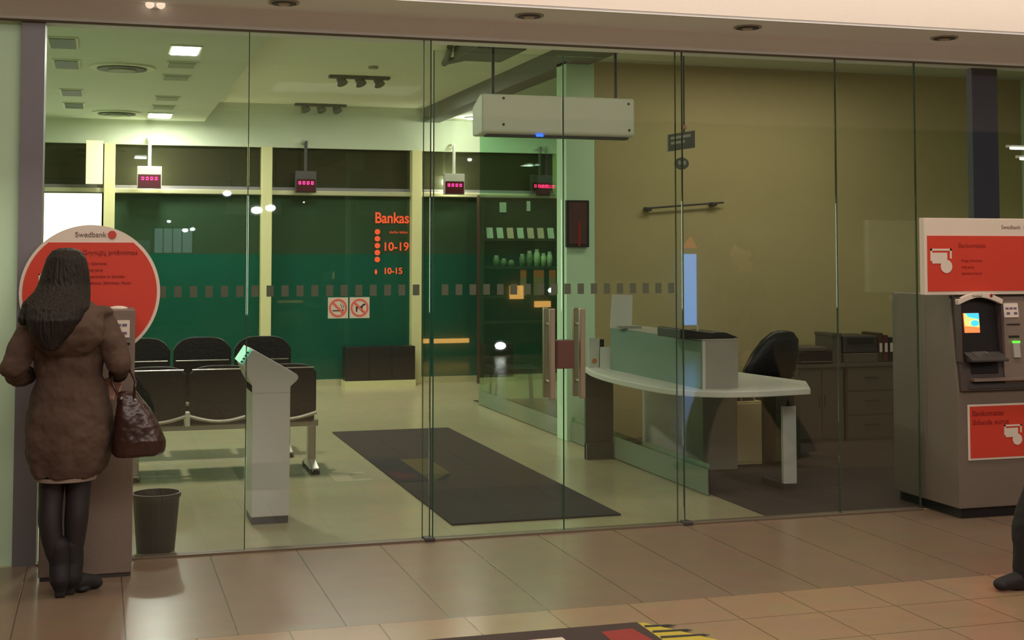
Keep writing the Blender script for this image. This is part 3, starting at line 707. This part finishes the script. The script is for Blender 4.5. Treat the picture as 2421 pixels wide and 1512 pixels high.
# storage furniture behind
M_cab = mat('brown_grey_cabinet', rgb(92, 84, 72), .6, noise=.06)
t = thing('storage_cabinet', (6.07, 10.9, 0), 'grey brown two-door storage cabinet against the tan wall, left of the drawers', 'cabinet')
MB().box(5.87, 6.31, 10.70, 11.2, .0, .66).build('cabinet_body', M_cab, t, bevel=.003)
MB().box(5.85, 6.33, 10.68, 11.22, .66, .69).build('cabinet_top', M_cab, t)
for x0 in (5.88, 6.095): 
    d = MB().box(x0, x0+.208, 10.688, 10.70, .04, .64).build('door', M_cab, t)
    MB().box(x0+(.18 if x0 < 6 else .02), x0+(.19 if x0 < 6 else .03), 10.678, 10.688, .32, .42).build('handle', M_dgrey, d)
t = thing('drawer_cabinet', (6.56, 10.9, 0), 'grey brown drawer cabinet next to the right cash machine', 'drawer unit')
MB().box(6.335, 6.85, 10.70, 11.2, .0, .66).build('cabinet_body', M_cab, t, bevel=.003)
MB().box(6.335, 6.86, 10.68, 11.22, .66, .69).build('cabinet_top', M_cab, t)
for k in range(3):
    d = MB().box(6.345, 6.84, 10.688, 10.70, .03+k*.21, .225+k*.21).build('drawer', M_cab, t)
    MB().box(6.52, 6.66, 10.678, 10.688, .14+k*.21, .155+k*.21).build('handle', M_dgrey, d)
t = thing('printer', (6.05, 10.9, .69), 'flat dark printer with a grey lid on the two-door cabinet', 'printer')
MB().box(5.88, 6.22, 10.72, 11.05, .692, .80).build('printer_body', M_black, t, bevel=.01)
MB().box(5.93, 6.17, 10.72, 11.02, .80, .838).build('lid', M_cab, t, bevel=.008)
MB().box(5.90, 6.20, 10.70, 10.74, .705, .715).build('paper_slot', M_cab, t)
t = thing('printer', (6.58, 10.9, .69), 'larger printer with a dark upper half on the drawer cabinet', 'printer')
MB().box(6.34, 6.68, 10.72, 11.1, .692, .775).build('paper_tray', M_cab, t, bevel=.006)
MB().box(6.34, 6.68, 10.73, 11.1, .777, .93).build('printer_body', M_dgrey, t, bevel=.012)
MB().box(6.38, 6.64, 10.722, 10.732, .86, .91).build('control_panel', M_black, t)
t = thing('paper_box', (6.27, 10.9, .69), 'tall grey cardboard box between the two printers', 'box')
MB().box(6.235, 6.325, 10.75, 11.05, .692, .95).build('box_body', M_cab, t); MB().box(6.23, 6.33, 10.745, 11.055, .93, .955).build('lid', M_cab, t)
for k in range(3):
    x = 6.70+k*.055
    o = thing('binder', (x, 10.8, .69), ('dark brown binder next to the larger printer', 'wine red binder in the middle of three', 'black binder, rightmost of three')[k]+' on the drawer cabinet', 'binder', 'binders on the drawer cabinet')
    mm = (M_shelf, mat('wine_red', rgb(86, 36, 34), .6, noise=.05), M_black)[k]
    MB().box(x, x+.05, 10.75, 11.03, .692, .95-.02*k).build('cover', mm, o, bevel=.004)
    MB().box(x+.012, x+.038, 10.745, 10.75, .78, .86).build('spine_label', M_card, o)

# dark steel column and glowing tubes added for reflected streaks at the right
struct(MB().box(5.68, 5.885, 7.9, 7.96, 0, 3.3).build('trim_25', mat('navy_column', rgb(58, 60, 80), .4, noise=.05)))
for k, (x, z) in enumerate(((7.57, 2.58), (7.44, 2.465))):
    t = thing('streak_tube', (x+.3, 10.0, z), ('upper' if k == 0 else 'lower')+' of two glowing tubes standing in for reflected light streaks at the far right', 'light', 'glowing streak tubes at the right edge')
    yb = 10.0 if k == 0 else 9.7
    MB().tube([(x, yb, z), (x+.7, yb, z+.0)], .011, 12).build('tube', mat('streak_glow', rgb(255, 255, 240), .3, emit=(1, 1, .85, 1), estr=2.5), t)
    MB().box(x-.01, x+.71, yb+.01, yb+.05, z+.008, z+.03).build('fixture', M_white, t)
    MB().cyl(x+.35, yb+.03, z+.03, 3.4, .006).build('hanging_rod', M_white, t)

# ------------------------------------------------------------------ left cash machine and its round sign
t = thing('cash_machine', (-.05, 7.5, 0), 'slim warm grey cash machine the woman is using at the left', 'cash machine')
MB().box(-.282, .176, 7.345, 7.66, .02, 1.372).build('casing', M_atm, t, bevel=.006)
MB().box(-.275, .170, 7.355, 7.65, 0, .02).build('base', M_dgrey, t)
MB().box(-.22, .02, 7.338, 7.346, 1.08, 1.30).build('screen', mat('atm_screen', rgb(40, 50, 70), .2, emit=(.05, .1, .16, 1), estr=.6), t)
MB().box(-.20, .0, 7.31, 7.346, .98, 1.03).build('keypad', M_chrome, t, bevel=.004)
l = MB().box(.038, .148, 7.340, 7.345, 1.226, 1.316).build('label', M_signw, t, bevel=.001)
s = MB()
for k in range(3): s.box(.050+k*.030, .074+k*.030, 7.338, 7.340, 1.285, 1.298)
s.box(.050, .074, 7.338, 7.340, 1.243, 1.256); s.box(.110, .134, 7.338, 7.340, 1.243, 1.256)
s.build('card_logos', mat('violet_print', rgb(110, 96, 130), .6), l)
MB().box(.050, .150, 7.337, 7.345, 1.190, 1.200).build('slot', M_black, t)
MB().loft([(.09, 7.42, 1.372, .05, .05), (.09, 7.42, 1.382, .045, .045), (.09, 7.42, 1.388, .02, .02)], 20).build('top_lamp', M_signw, t, smooth=True)
MB().box(.012, .024, 7.33, 7.35, 1.33, 1.385).build('camera_bar', M_signw, t)

t = thing('round_sign', (-.052, 7.70, 1.08), 'large round orange sign with a white top band behind the woman', 'sign')
cx, cz, r = -.052, 1.452, .365
MB().disc(cx, cz, r, 7.69, 7.72, 72).build('disc_board', M_signw, t)
arc = []
zc = .27    # band height above centre
rr = r-.017
a0 = math.asin(zc/rr)
for k in range(49):
    a = PI-a0+(PI+2*a0)*k/48
    arc.append((cx+rr*math.cos(a), cz+rr*math.sin(a)))
MB().prism(arc, 7.686, 7.69).build('orange_field', M_red, t)
text('logo_text', 'Swedbank', .040, cx-.085, 7.6885, cz+.300, M_grtext, t, extr=.001)
MB().disc(cx+.108, cz+.312, .0225, 7.686, 7.69, 24).build('logo_disc', mat('logo_red', rgb(196, 70, 52), .5), t)
text('heading', 'Grynųjų priėmimas', .036, cx-.045, 7.684, cz+.205, M_dred, t, extr=.001)
for k, wds in enumerate(('ir išdavimas', 'visą parą', 'Operacijos su kortele:', 'įnešimas, išėmimas, likutis')):
    text('small_print', wds, .022, cx-.02, 7.684, cz+.150-k*.035, M_dred, t, extr=.0008)
def icon(x, y, z, s, parent, mm, dy=0):
    """banknotes and coin symbol"""
    b = MB()
    b.box(x, x+1.0*s, y-.002, y, z+.52*s, z+.60*s); b.box(x, x+.08*s, y-.002, y, z+.1*s, z+.6*s); b.box(x+.92*s, x+1.0*s, y-.002, y, z+.2*s, z+.6*s)
    b.build('note_outline', mm, parent)
    MB().box(x+.08*s, x+.78*s, y-.003, y-.001, z, z+.44*s).build('banknote', mm, parent)
    MB().disc(x+.74*s, z-.12*s, .27*s, y-.0035, y-.001, 28).build('coin', mm, parent)
icon(-.318, 7.686, 1.50, .09, t, M_signw)

# ------------------------------------------------------------------ right cash machine
t = thing('cash_machine', (5.5, 7.75, 0), 'large olive grey cash machine with a lit screen at the right edge', 'cash machine')
Y0 = 7.39
MB().prism([(Y0, .065), (Y0, .79), (Y0+.075, 1.40), (8.12, 1.40), (8.12, .065)], 5.17, 5.93, 'x').build('casing', M_atm2, t, bevel=.006)
MB().box(5.20, 5.90, Y0+.03, 8.10, 0, .065).build('plinth', M_black, t)
def fy(z): return Y0+.075*(z-.79)/.61
def fpanel(name, x0, x1, z0, z1, out, thick, m, par=t, bev=.003):
    return MB().slab([(x0, fy(z0)-out, z0), (x1, fy(z0)-out, z0), (x1, fy(z1)-out, z1), (x0, fy(z1)-out, z1)], (0, thick, 0)).build(name, m, par, bevel=bev)
fpanel('fascia', 5.185, 5.92, .80, 1.395, .03, .05, mat('fascia_plastic', rgb(78, 66, 62), .45, noise=.06))
fpanel('recess', 5.215, 5.485, 1.02, 1.385, .034, .01, mat('recess_black', rgb(26, 22, 24), .35, noise=.05))
fpanel('side_column', 5.50, 5.70, .84, 1.385, .040, .012, M_atm)
s_ = fpanel('screen', 5.235, 5.345, 1.162, 1.285, .042, .006, mat('screen_orange', rgb(250, 120, 60), .3, emit=(1, .26, .08, 1), estr=.9), bev=0)
MB().slab([(5.235, fy(1.20)-.044, 1.205), (5.345, fy(1.20)-.044, 1.195), (5.345, fy(1.285)-.044, 1.285), (5.235, fy(1.285)-.044, 1.285)], (0, .001, 0)).build('screen_yellow_area', mat('screen_yellow', rgb(220, 220, 120), .3, emit=(.62, .66, .22, 1), estr=.9), s_)
MB().slab([(5.262, fy(1.24)-.0455, 1.262), (5.345, fy(1.24)-.0455, 1.245), (5.345, fy(1.285)-.0455, 1.285), (5.25, fy(1.285)-.0455, 1.285)], (0, .001, 0)).build('screen_blue_area', mat('screen_blue', rgb(70, 190, 250), .3, emit=(.06, .6, 1, 1), estr=1.0), s_)
MB().disc(5.31, 1.222, .019, fy(1.22)-.048, fy(1.22)-.0455, 20, rx=.03).build('screen_globe', MATS['screen_blue'], s_)
# curved white hood above the recess
hood = []
for k in range(13):
    u = k/12; hood.append((5.165+.335*u, 1.372+.045*math.sin(PI*u)))
low = [(x+.006*(1 if x < 5.3 else -1), z-.032) for x, z in reversed(hood)]
MB().prism(hood+low, fy(1.39)-.10, 7.399).build('hood', M_signw, t, bevel=.003)
text('logo_text', 'Swedbank', .018, 5.27, fy(1.39)-.101, 1.389, M_grtext, t, extr=.0006)
MB().disc(5.41, 1.396, .011, fy(1.39)-.102, fy(1.39)-.10, 18).build('logo_disc', M_dred, t)
for xx, lean in ((5.175, .02), (5.487, .0)):
    MB().slab([(xx, fy(1.0)-.06, .98), (xx+.016, fy(1.0)-.06, .98), (xx+.016, fy(1.39)-.095, 1.385), (xx, fy(1.39)-.095, 1.385)], (0, .05, 0)).build('recess_cheek', MATS['fascia_plastic'], t, bevel=.003)
MB().prism([(fy(1.0)-.12, .985), (fy(1.0)-.12, 1.0), (fy(1.0)-.02, 1.045), (fy(1.0)+.0, .985)], 5.215, 5.485, 'x').build('keypad_shelf', M_dgrey, t, bevel=.003)
kp = MB().prism([(fy(1.0)-.10, 1.008), (fy(1.0)-.10, 1.014), (fy(1.0)-.035, 1.044), (fy(1.0)-.035, 1.036)], 5.27, 5.38, 'x').build('keypad', M_chrome, t)
for i in range(4):
    for j in range(3):
        yy = fy(1.0)-.092+.015*i
        MB().box(5.278+.03*j, 5.300+.03*j, yy, yy+.010, 1.014+.007*i, 1.021+.007*i).build('key', M_dgrey, kp)
fpanel('cash_slot', 5.26, 5.46, .905, .975, .036, .02, MATS['recess_black'])
fpanel('ledge', 5.25, 5.90, .860, .880, .075, .06, M_atm)
fpanel('lower_dark_panel', 5.23, 5.88, .810, .850, .036, .02, M_dgrey)  # dark grey panel below the ledge
lb = fpanel('label', 5.535, 5.645, 1.255, 1.345, .044, .004, M_signw, bev=0)
s = MB()
for k in range(3): s.slab([(5.55+k*.03, fy(1.31)-.046, 1.305), (5.573+k*.03, fy(1.31)-.046, 1.305), (5.573+k*.03, fy(1.32)-.046, 1.318), (5.55+k*.03, fy(1.32)-.046, 1.318)], (0, .001, 0))
for k in range(2): s.slab([(5.555+k*.055, fy(1.28)-.046, 1.272), (5.58+k*.055, fy(1.28)-.046, 1.272), (5.58+k*.055, fy(1.29)-.046, 1.288), (5.555+k*.055, fy(1.29)-.046, 1.288)], (0, .001, 0))
s.build('card_logos', MATS['violet_print'], lb)
fpanel('receipt_slot', 5.55, 5.65, 1.205, 1.215, .044, .006, M_black)
fpanel('card_reader', 5.575, 5.625, 1.0, 1.095, .055, .02, M_boxg)
fpanel('card_light', 5.572, 5.628, 1.092, 1.106, .057, .01, mat('green_lamp', rgb(90, 255, 60), .3, emit=(.12, 1, .06, 1), estr=1.2))
fpanel('card_slot', 5.555, 5.635, 1.125, 1.140, .044, .006, M_black)
st = MB().box(5.236, 5.72, Y0-.008, Y0-.001, .363, .712).build('advert_sticker', M_signw, t, bevel=.002)
MB().box(5.250, 5.705, Y0-.010, Y0-.008, .377, .700).build('orange_field', M_red, st)
text('sticker_text', 'Bankomatas', .048, 5.266, Y0-.0105, .640, M_dred, st, extr=.0008, bold=.0008)
text('sticker_text', 'išduoda eurus', .048, 5.266, Y0-.0105, .585, M_dred, st, extr=.0008, bold=.0008)
icon(5.50, Y0-.010, .50, .13, st, M_signw)

t = thing('advert_board', (5.45, 7.45, 1.40), 'wide orange board with a white frame above the right cash machine', 'sign')
MB().box(4.955, 5.96, 7.405, 7.46, 1.402, 1.887).build('board', M_signw, t, bevel=.004)
MB().box(4.975, 5.94, 7.401, 7.405, 1.425, 1.775).build('orange_field', M_red, t)
text('logo_text', 'Swedbank', .036, 5.525, 7.4045, 1.820, M_grtext, t, extr=.0008)
MB().disc(5.715, 1.832, .019, 7.400, 7.405, 22).build('logo_disc', M_dred, t)
text('heading', 'Bankomatas', .042, 5.20, 7.4005, 1.70, M_dred, t, extr=.0008)
for k, wds in enumerate(('Pinigų išdavimas', 'visą parą,', 'sąskaitos likutis')):
    text('small_print', wds, .024, 5.22, 7.4005, 1.61-k*.04, M_dred, t, extr=.0008)
icon(4.995, 7.401, 1.60, .155, t, M_signw)

# ------------------------------------------------------------------ woman at the left machine
M_skin = mat('skin', rgb(196, 150, 128), .55, noise=.05)
M_coat = mat('brown_coat_cloth', rgb(84, 64, 52), .85, noise=.14, nscale=9, bump=.35, bscale=18)
M_hair = mat('dark_brown_hair', rgb(34, 26, 20), .6, noise=.25, nscale=14, bump=.8, bscale=9, spec=.3)
for nd in M_hair.node_tree.nodes:          # strands run downwards: stretch the bump along z
    if nd.type == 'TEX_NOISE' and nd.inputs['Scale'].default_value == 9:
        mp = M_hair.node_tree.nodes.new('ShaderNodeMapping'); mp.inputs['Scale'].default_value = (9, 9, .8)
        tcn = M_hair.node_tree.nodes.new('ShaderNodeTexCoord')
        M_hair.node_tree.links.new(tcn.outputs['Object'], mp.inputs['Vector']); M_hair.node_tree.links.new(mp.outputs[0], nd.inputs['Vector'])
M_tights = mat('black_tights', rgb(40, 32, 34), .6, noise=.1)
M_boot = mat('black_suede', rgb(30, 26, 27), .7, noise=.1, bump=.1)
M_bag = mat('brown_glossy_leather', rgb(58, 34, 28), .28, noise=.3, nscale=10, bump=.3, bscale=14)
def hand(b, w, d, up, side, s=1.0, curl=.5):
    """palm at w heading along d; up = back of hand normal; side = thumb direction; five separate curled fingers"""
    w, d, up, side = [Vector(q) for q in (w, d, up, side)]; d.normalize(); up.normalize(); side.normalize()
    palm = w+d*.045*s
    b.tube([w, w+d*.03*s, w+d*.08*s], [(.024*s, .019*s), (.036*s, .016*s), (.038*s, .013*s)], 12)
    for k in range(4):
        off = side*(.030-.020*k)*s; L = (.036, .041, .038, .030)[k]*s
        p0 = w+d*.072*s+off; p1 = p0+d*L*.9-up*L*curl*.3; p2 = p1+d*L*.5-up*L*curl*1.3; p3 = p2-d*L*.25*curl-up*L*.6
        b.limb([p0, p1, p2, p3], [.0092*s, .0088*s, .0082*s, .0072*s], 8)
    p0 = w+d*.025*s+side*.028*s; p1 = p0+side*.026*s+d*.028*s-up*.008; p2 = p1+d*.026*s-up*.012*s-side*.006
    b.limb([p0, p1, p2], [.013*s, .0105*s, .0088*s], 8)
t = thing('person', (-.12, 7.08, 0), 'woman in brown hooded coat, back turned, standing at the left cash machine', 'person')
b = MB()
b.loft([(-.14, 7.06, .84, .15, .11), (-.14, 7.06, .92, .165, .12), (-.145, 7.06, 1.05, .12, .09), (-.15, 7.06, 1.2, .14, .10), (-.15, 7.06, 1.33, .16, .09), (-.155, 7.06, 1.40, .07, .06)])
b.limb([(-.155, 7.07, 1.38), (-.16, 7.09, 1.48)], [.052, .050])
b.ball((-.162, 7.10, 1.575), (.074, .092, .105)); b.ball((-.162, 7.155, 1.515), (.042, .040, .038))
b.limb([(-.162, 7.186, 1.585), (-.162, 7.208, 1.555)], [.010, .013])          # nose
b.limb([(-.180, 7.178, 1.525), (-.145, 7.178, 1.525)], [.009, .009])          # lips
for sx in (-1, 1):
    b.ball((-.162+sx*.075, 7.09, 1.575), (.012, .02, .03)); b.ball((-.162+sx*.03, 7.176, 1.592), (.015, .012, .010))
for (hx, kx, cx_, ax, ay, fx) in ((-.205, -.217, -.222, -.178, 7.03, -.165), (-.085, -.092, -.097, -.112, 7.06, -.09)):
    b.limb([(hx, 7.06, .86), (kx, 7.07, .50), (cx_, 7.04, .37), (ax, ay, .10)], [.080, .048, .048, .026], 16)
    b.ball((fx, ay+.03, .05), (.025, .05, .03))
b.limb([(-.295, 7.05, 1.33), (-.350, 7.01, 1.22), (-.395, 6.985, 1.12), (-.335, 7.17, 1.06)], [.048, .042, .038, .028])
b.limb([(-.005, 7.05, 1.33), (.050, 7.01, 1.23), (.090, 6.985, 1.13), (.090, 7.14, 1.055)], [.048, .042, .038, .028])
hand(b, (-.33, 7.18, 1.06), (.35, .9, .15), (-.2, 0, 1), (1, -.3, 0))
hand(b, (.090, 7.145, 1.052), (-.1, .6, -.35), (.2, .4, 1), (-1, 0, .1), curl=.9)
organic(b.build('body', M_skin, t), .006, 3, .4)
# coat with sleeves and hood
b = MB()
b.loft([(-.15, 7.06, 1.425, .075, .07), (-.15, 7.055, 1.39, .125, .095), (-.15, 7.05, 1.34, .165, .115), (-.148, 7.05, 1.24, .172, .125), (-.145, 7.05, 1.12, .162, .120), (-.140, 7.055, 1.06, .160, .118),
        (-.137, 7.055, .98, .182, .135, .01), (-.135, 7.055, .88, .208, .155, .02), (-.134, 7.055, .77, .212, .163, .03), (-.134, 7.055, .68, .200, .158, .04), (-.140, 7.055, .61, .176, .142, .05), (-.150, 7.055, .568, .150, .125, .05),
        (-.150, 7.055, .60, .13, .11), (-.14, 7.055, .80, .12, .10)], 48, folds=7)
b.limb([(-.295, 7.05, 1.335), (-.350, 7.01, 1.22), (-.395, 6.985, 1.12), (-.385, 7.06, 1.065), (-.345, 7.13, 1.058)], [.070, .068, .064, .055, .046], 20)
b.limb([(-.005, 7.05, 1.335), (.050, 7.01, 1.23), (.090, 6.985, 1.13), (.100, 7.05, 1.085), (.092, 7.11, 1.065)], [.070, .068, .062, .052, .042], 20)
b.loft([(-.155, 7.01, 1.43, .11, .08), (-.155, 6.975, 1.38, .165, .11), (-.155, 6.94, 1.31, .178, .105), (-.15, 6.93, 1.25, .165, .09), (-.15, 6.94, 1.19, .125, .06), (-.15, 6.96, 1.16, .07, .03)], 28)
b.loft([(-.01, 7.03, 1.405, .05, .07), (.0, 7.03, 1.375, .068, .08), (.0, 7.03, 1.345, .05, .06)], 18)
organic(b.build('coat', M_coat, t), .008, 4, .5, .026, .09)
for (wx, wy, wz, dx, dy) in ((-.345, 7.135, 1.064, .1, .6), (.091, 7.118, 1.064, -.02, .6)):
    MB().tube([(wx-dx*.02, wy-.015, wz), (wx+dx*.02, wy+.015, wz-.003)], .047, 20).build('cuff', M_boot, t, smooth=False)
b = MB().loft([(-.150, 7.055, .556, .143, .12), (-.150, 7.055, .575, .146, .122)], 40)
b.build('slip_hem', mat('pale_lining', rgb(150, 132, 118), .8), t)
# hair
b = MB()
b.loft([(-.165, 7.085, 1.690, .03, .03), (-.165, 7.08, 1.676, .068, .075), (-.164, 7.075, 1.64, .094, .105), (-.166, 7.065, 1.58, .110, .112), (-.172, 7.05, 1.51, .124, .112), (-.186, 7.00, 1.45, .140, .112),
        (-.198, 6.935, 1.40, .148, .115), (-.21, 6.88, 1.345, .130, .095), (-.22, 6.85, 1.29, .10, .06), (-.225, 6.835, 1.24, .06, .035), (-.225, 6.83, 1.20, .03, .02)], 48, folds=22, amp=.010)
b.limb([(-.27, 7.00, 1.45), (-.322, 6.955, 1.40), (-.350, 6.925, 1.345)], [.05, .045, .030])
organic(b.build('hair', M_hair, t), .006, 3, .5)
# tights and boots
for (hx, kx, cx_, ax, ay) in ((-.205, -.217, -.222, -.178, 7.03), (-.085, -.092, -.097, -.112, 7.06)):
    b = MB(); b.tube([(hx, 7.06, .66), (kx, 7.07, .50), (kx, 7.055, .44), (cx_, 7.04, .37), (cx_*.7+ax*.3, ay, .27), (ax, ay, .14)], [.074, .061, .056, .060, .050, .041], 20)
    o = b.build('tights_leg', M_tights, t, smooth=True); o.modifiers.new('s', 'SUBSURF').render_levels = 1
for (ax, ay, tx, ty, hx, hy) in ((-.170, 7.03, -.15, 7.21, -.165, 6.985), (-.108, 7.06, -.005, 7.155, -.125, 7.03)):
    b = MB()
    b.limb([(ax-.006, ay, .24), (ax, ay, .15), (hx*.5+ax*.5, (hy+ay)/2, .085)], [.054, .050, .050], 18)
    b.limb([(hx, hy+.025, .055), ((hx+tx)/2, (hy+ty)/2, .05), (tx, ty-.02, .035)], [.038, .042, .033], 18)
    b.ball((tx-.0, ty-.015, .028), (.040, .042, .028))
    b.box(hx-.025, hx+.025, hy, hy+.045, 0, .06); b.ball(((hx+tx)/2, (hy+ty)/2, .018), (.04, .05, .018))
    organic(b.build('boot', M_boot, t), .006, 4, .5)

# handbag hanging from her right hand
BY = 6.975
t = thing('handbag', (.19, BY, .67), 'glossy brown leather handbag hanging from the woman\'s right forearm', 'handbag')
b = MB()
b.loft([(.185, BY, .668, .105, .065), (.188, BY, .685, .126, .080), (.192, BY, .74, .128, .088), (.180, BY, .82, .108, .076), (.160, BY, .90, .080, .055), (.140, BY, .965, .052, .032), (.132, BY, .985, .040, .018)], 32, folds=5, amp=.03, power=2.6)
organic(b.build('bag_body', M_bag, t), .006, 3, .5, .012, .06)
for dy in (-.035, .03):
    MB().tube([(.100, BY+dy, .95), (.060, BY+dy+.03, 1.03), (.062, BY+dy*.5+.075, 1.10), (.100, BY+dy*.3+.09, 1.128), (.140, BY+dy*.5+.075, 1.10), (.172, BY+dy, 1.03), (.165, BY+dy, .95)], .0065, 8).build('handle', M_bag, t, smooth=True)
for q in ((.105, BY-.042, .955), (.168, BY-.04, .945)): MB().ball(q, .009).build('buckle', M_chrome, t)

# ------------------------------------------------------------------ person walking out of the picture at the right
M_trou = mat('black_trousers', rgb(26, 22, 22), .8, noise=.15, bump=.2, bscale=20)
M_jack = mat('dark_wool', rgb(30, 27, 28), .85, noise=.1, bump=.2, bscale=25)
t = thing('person', (4.85, 5.8, 0), 'person in black trousers and shoes stepping in at the right edge of the picture', 'person')
U = .24     # the upper body leans back behind the leading foot
b = MB()
b.loft([(4.66+U, 5.8, .88, .11, .16), (4.66+U, 5.8, 1.0, .12, .165), (4.65+U, 5.8, 1.2, .12, .18), (4.64+U, 5.8, 1.38, .11, .19), (4.63+U, 5.8, 1.47, .07, .08)])
b.limb([(4.63+U, 5.8, 1.46), (4.62+U, 5.8, 1.56)], [.058, .055]); b.ball((4.61+U, 5.8, 1.665), (.098, .076, .112)); b.ball((4.565+U, 5.8, 1.60), (.045, .045, .042))
b.limb([(4.515+U, 5.8, 1.67), (4.498+U, 5.8, 1.64)], [.011, .014]); b.limb([(4.532+U, 5.78, 1.605), (4.532+U, 5.82, 1.605)], [.009, .009])
for sy in (-1, 1): b.ball((4.62+U, 5.8+sy*.078, 1.665), (.022, .012, .032)); b.ball((4.527+U, 5.8+sy*.03, 1.68), (.010, .015, .012))
b.limb([(4.84, 5.72, .92), (4.53, 5.76, .50), (4.445, 5.78, .09)], [.09, .060, .042]); b.limb([(4.94, 5.90, .92), (5.08, 5.90, .50), (5.33, 5.90, .15)], [.09, .060, .042])
b.limb([(4.64+U, 5.62, 1.42), (4.72+U, 5.56, 1.14), (4.64+U, 5.54, .92)], [.052, .042, .030]); b.limb([(4.64+U, 5.98, 1.42), (4.62+U, 6.03, 1.14), (4.55+U, 6.04, .93)], [.052, .042, .030])
hand(b, (4.635+U, 5.54, .91), (-.25, 0, -1), (0, -1, 0), (-1, 0, .2)); hand(b, (4.545+U, 6.04, .92), (-.25, 0, -1), (0, 1, 0), (-1, 0, .2))
organic(b.build('body', M_skin, t), .008, 3, .4)
b = MB(); b.limb([(4.85, 5.74, .90), (4.545, 5.76, .52), (4.46, 5.78, .30), (4.448, 5.78, .085)], [.115, .105, .098, .086], 20); b.limb([(4.93, 5.88, .90), (5.07, 5.90, .50), (5.22, 5.90, .28), (5.30, 5.90, .18)], [.115, .095, .085, .075], 20)
b.loft([(4.66+U, 5.8, .85, .13, .17), (4.66+U, 5.8, 1.0, .135, .175)])
organic(b.build('trousers', M_trou, t), .01, 4, .5, .016, .1)
b = MB(); b.loft([(4.68+U, 5.8, .74, .18, .22), (4.67+U, 5.8, .95, .165, .21), (4.66+U, 5.8, 1.2, .155, .215), (4.65+U, 5.8, 1.38, .14, .22), (4.64+U, 5.8, 1.47, .10, .13), (4.63+U, 5.8, 1.52, .075, .075)], 28)
b.limb([(4.64+U, 5.60, 1.40), (4.72+U, 5.55, 1.14), (4.645+U, 5.54, .95)], [.078, .065, .052]); b.limb([(4.64+U, 6.0, 1.40), (4.62+U, 6.04, 1.14), (4.56+U, 6.04, .96)], [.078, .065, .052])
organic(b.build('jacket', M_jack, t), .01, 4, .5, .014, .1)
b = MB(); b.loft([(4.63+U, 5.8, 1.79, .03, .03), (4.635+U, 5.8, 1.775, .08, .07), (4.635+U, 5.8, 1.72, .105, .088), (4.65+U, 5.8, 1.66, .09, .088), (4.67+U, 5.8, 1.60, .06, .07)], 24)
organic(b.build('hair', M_hair, t), .008, 3, .5)
def shoe(ax, ay, az, tilt):
    b = MB(); c, s = math.cos(tilt), math.sin(tilt)
    def q(dx, z): return (ax+dx*c-z*s, ay, az+dx*s+z*c)
    b.limb([q(.05, .055), q(.0, .055), q(-.09, .048), q(-.165, .036)], [.040, .044, .040, .034], 16); b.ball(q(-.175, .034), (.035, .04, .030)); b.limb([q(.03, .08), q(.03, .12)], [.045, .043])
    b.ball(q(-.06, .02), (.10, .035, .02)); b.ball(q(.05, .02), (.05, .033, .02))
    return organic(b.build('shoe', M_boot, t), .007, 4, .5)
shoe(4.445, 5.78, 0.0, 0); shoe(5.34, 5.90, .085, .45)

# ------------------------------------------------------------------ the mall opposite, seen only in the glass
t = thing('neon_pillar', (9.65, -5.9, 0), 'tall glowing blue neon pillar mirrored in the glass by the right door jamb', 'neon sign')
MB().box(9.55, 9.76, -5.95, -5.8, .45, 1.66).build('blue_tube', mat('blue_neon', rgb(70, 130, 255), .4, emit=(.14, .42, 1, 1), estr=4), t)
MB().box(9.52, 9.79, -5.98, -5.85, 0, .45).build('foot', M_dgrey, t)
MB().prism([(9.55, 1.76), (9.80, 1.76), (9.70, 1.95)], -5.95, -5.85).build('red_cap', mat('red_neon', rgb(255, 90, 60), .4, emit=(1, .2, .08, 1), estr=.8), t)
M_spot = mat('bright_spot', rgb(255, 255, 255), .4, emit=(1, 1, .96, 1), estr=60)
for x, z, r, lab in ((2.318, 2.343, .085, 'left of a bright pair of spotlights mirrored beside the left window post'), (2.53, 2.38, .075, 'right of a bright pair of spotlights mirrored beside the left window post'),
                     (7.18, 1.06, .07, 'small bright spotlight mirrored left of the pillar'), (6.277, .16, .085, 'small bright low spotlight mirrored in the left door leaf'),
                     (1.86, 2.60, .06, 'faint spotlight mirrored on the window transom'), (5.75, 3.2, .03, 'tiny spotlight mirrored above the doors')):
    t = thing('glowing_spot', (x, -5.9, z), lab, 'spotlight', 'shop spotlights opposite the bank')
    MB().tube([(x, -5.99, z), (x, -5.90, z)], r*1.15, 18).build('lamp_case', M_dgrey, t)
    MB().tube([(x, -5.91, z), (x, -5.88, z)], [(r, r*.62)]*2, 18).build('lens', M_spot, t)
M_pale = mat('pale_shop_glow', rgb(180, 220, 220), .5, emit=(.55, .85, .85, 1), estr=.6)
t = thing('shop_window', (1.1, -5.95, 1.7), 'pale bluish lit shop window opposite, mirrored beside the round orange sign', 'shop window')
MB().box(.78, 1.34, -5.98, -5.93, 1.68, 2.05).build('lit_panel', M_pale, t); MB().box(.74, 1.38, -5.99, -5.95, 1.64, 2.09).build('window_frame', M_dgrey, t)
for k in range(3): MB().box(.90+k*.14, .915+k*.14, -5.93, -5.92, 1.68, 2.05).build('glazing_bar', M_dgrey, t)
M_amb = mat('amber_glow', rgb(255, 170, 80), .4, emit=(1, .48, .12, 1), estr=5)
for x0, x1, z, h, lab in ((5.0, 5.75, .22, .07, 'long low'), (6.45, 6.68, .92, .22, 'square left'), (6.88, 7.15, .78, .10, 'square right')):
    tag(MB().box(x0, x1, -5.96, -5.9, z, z+h).build('shop_lamp', M_amb), '%s amber shop lamp mirrored in the door glass' % lab, 'lamp', 'amber shop lamps opposite the bank')
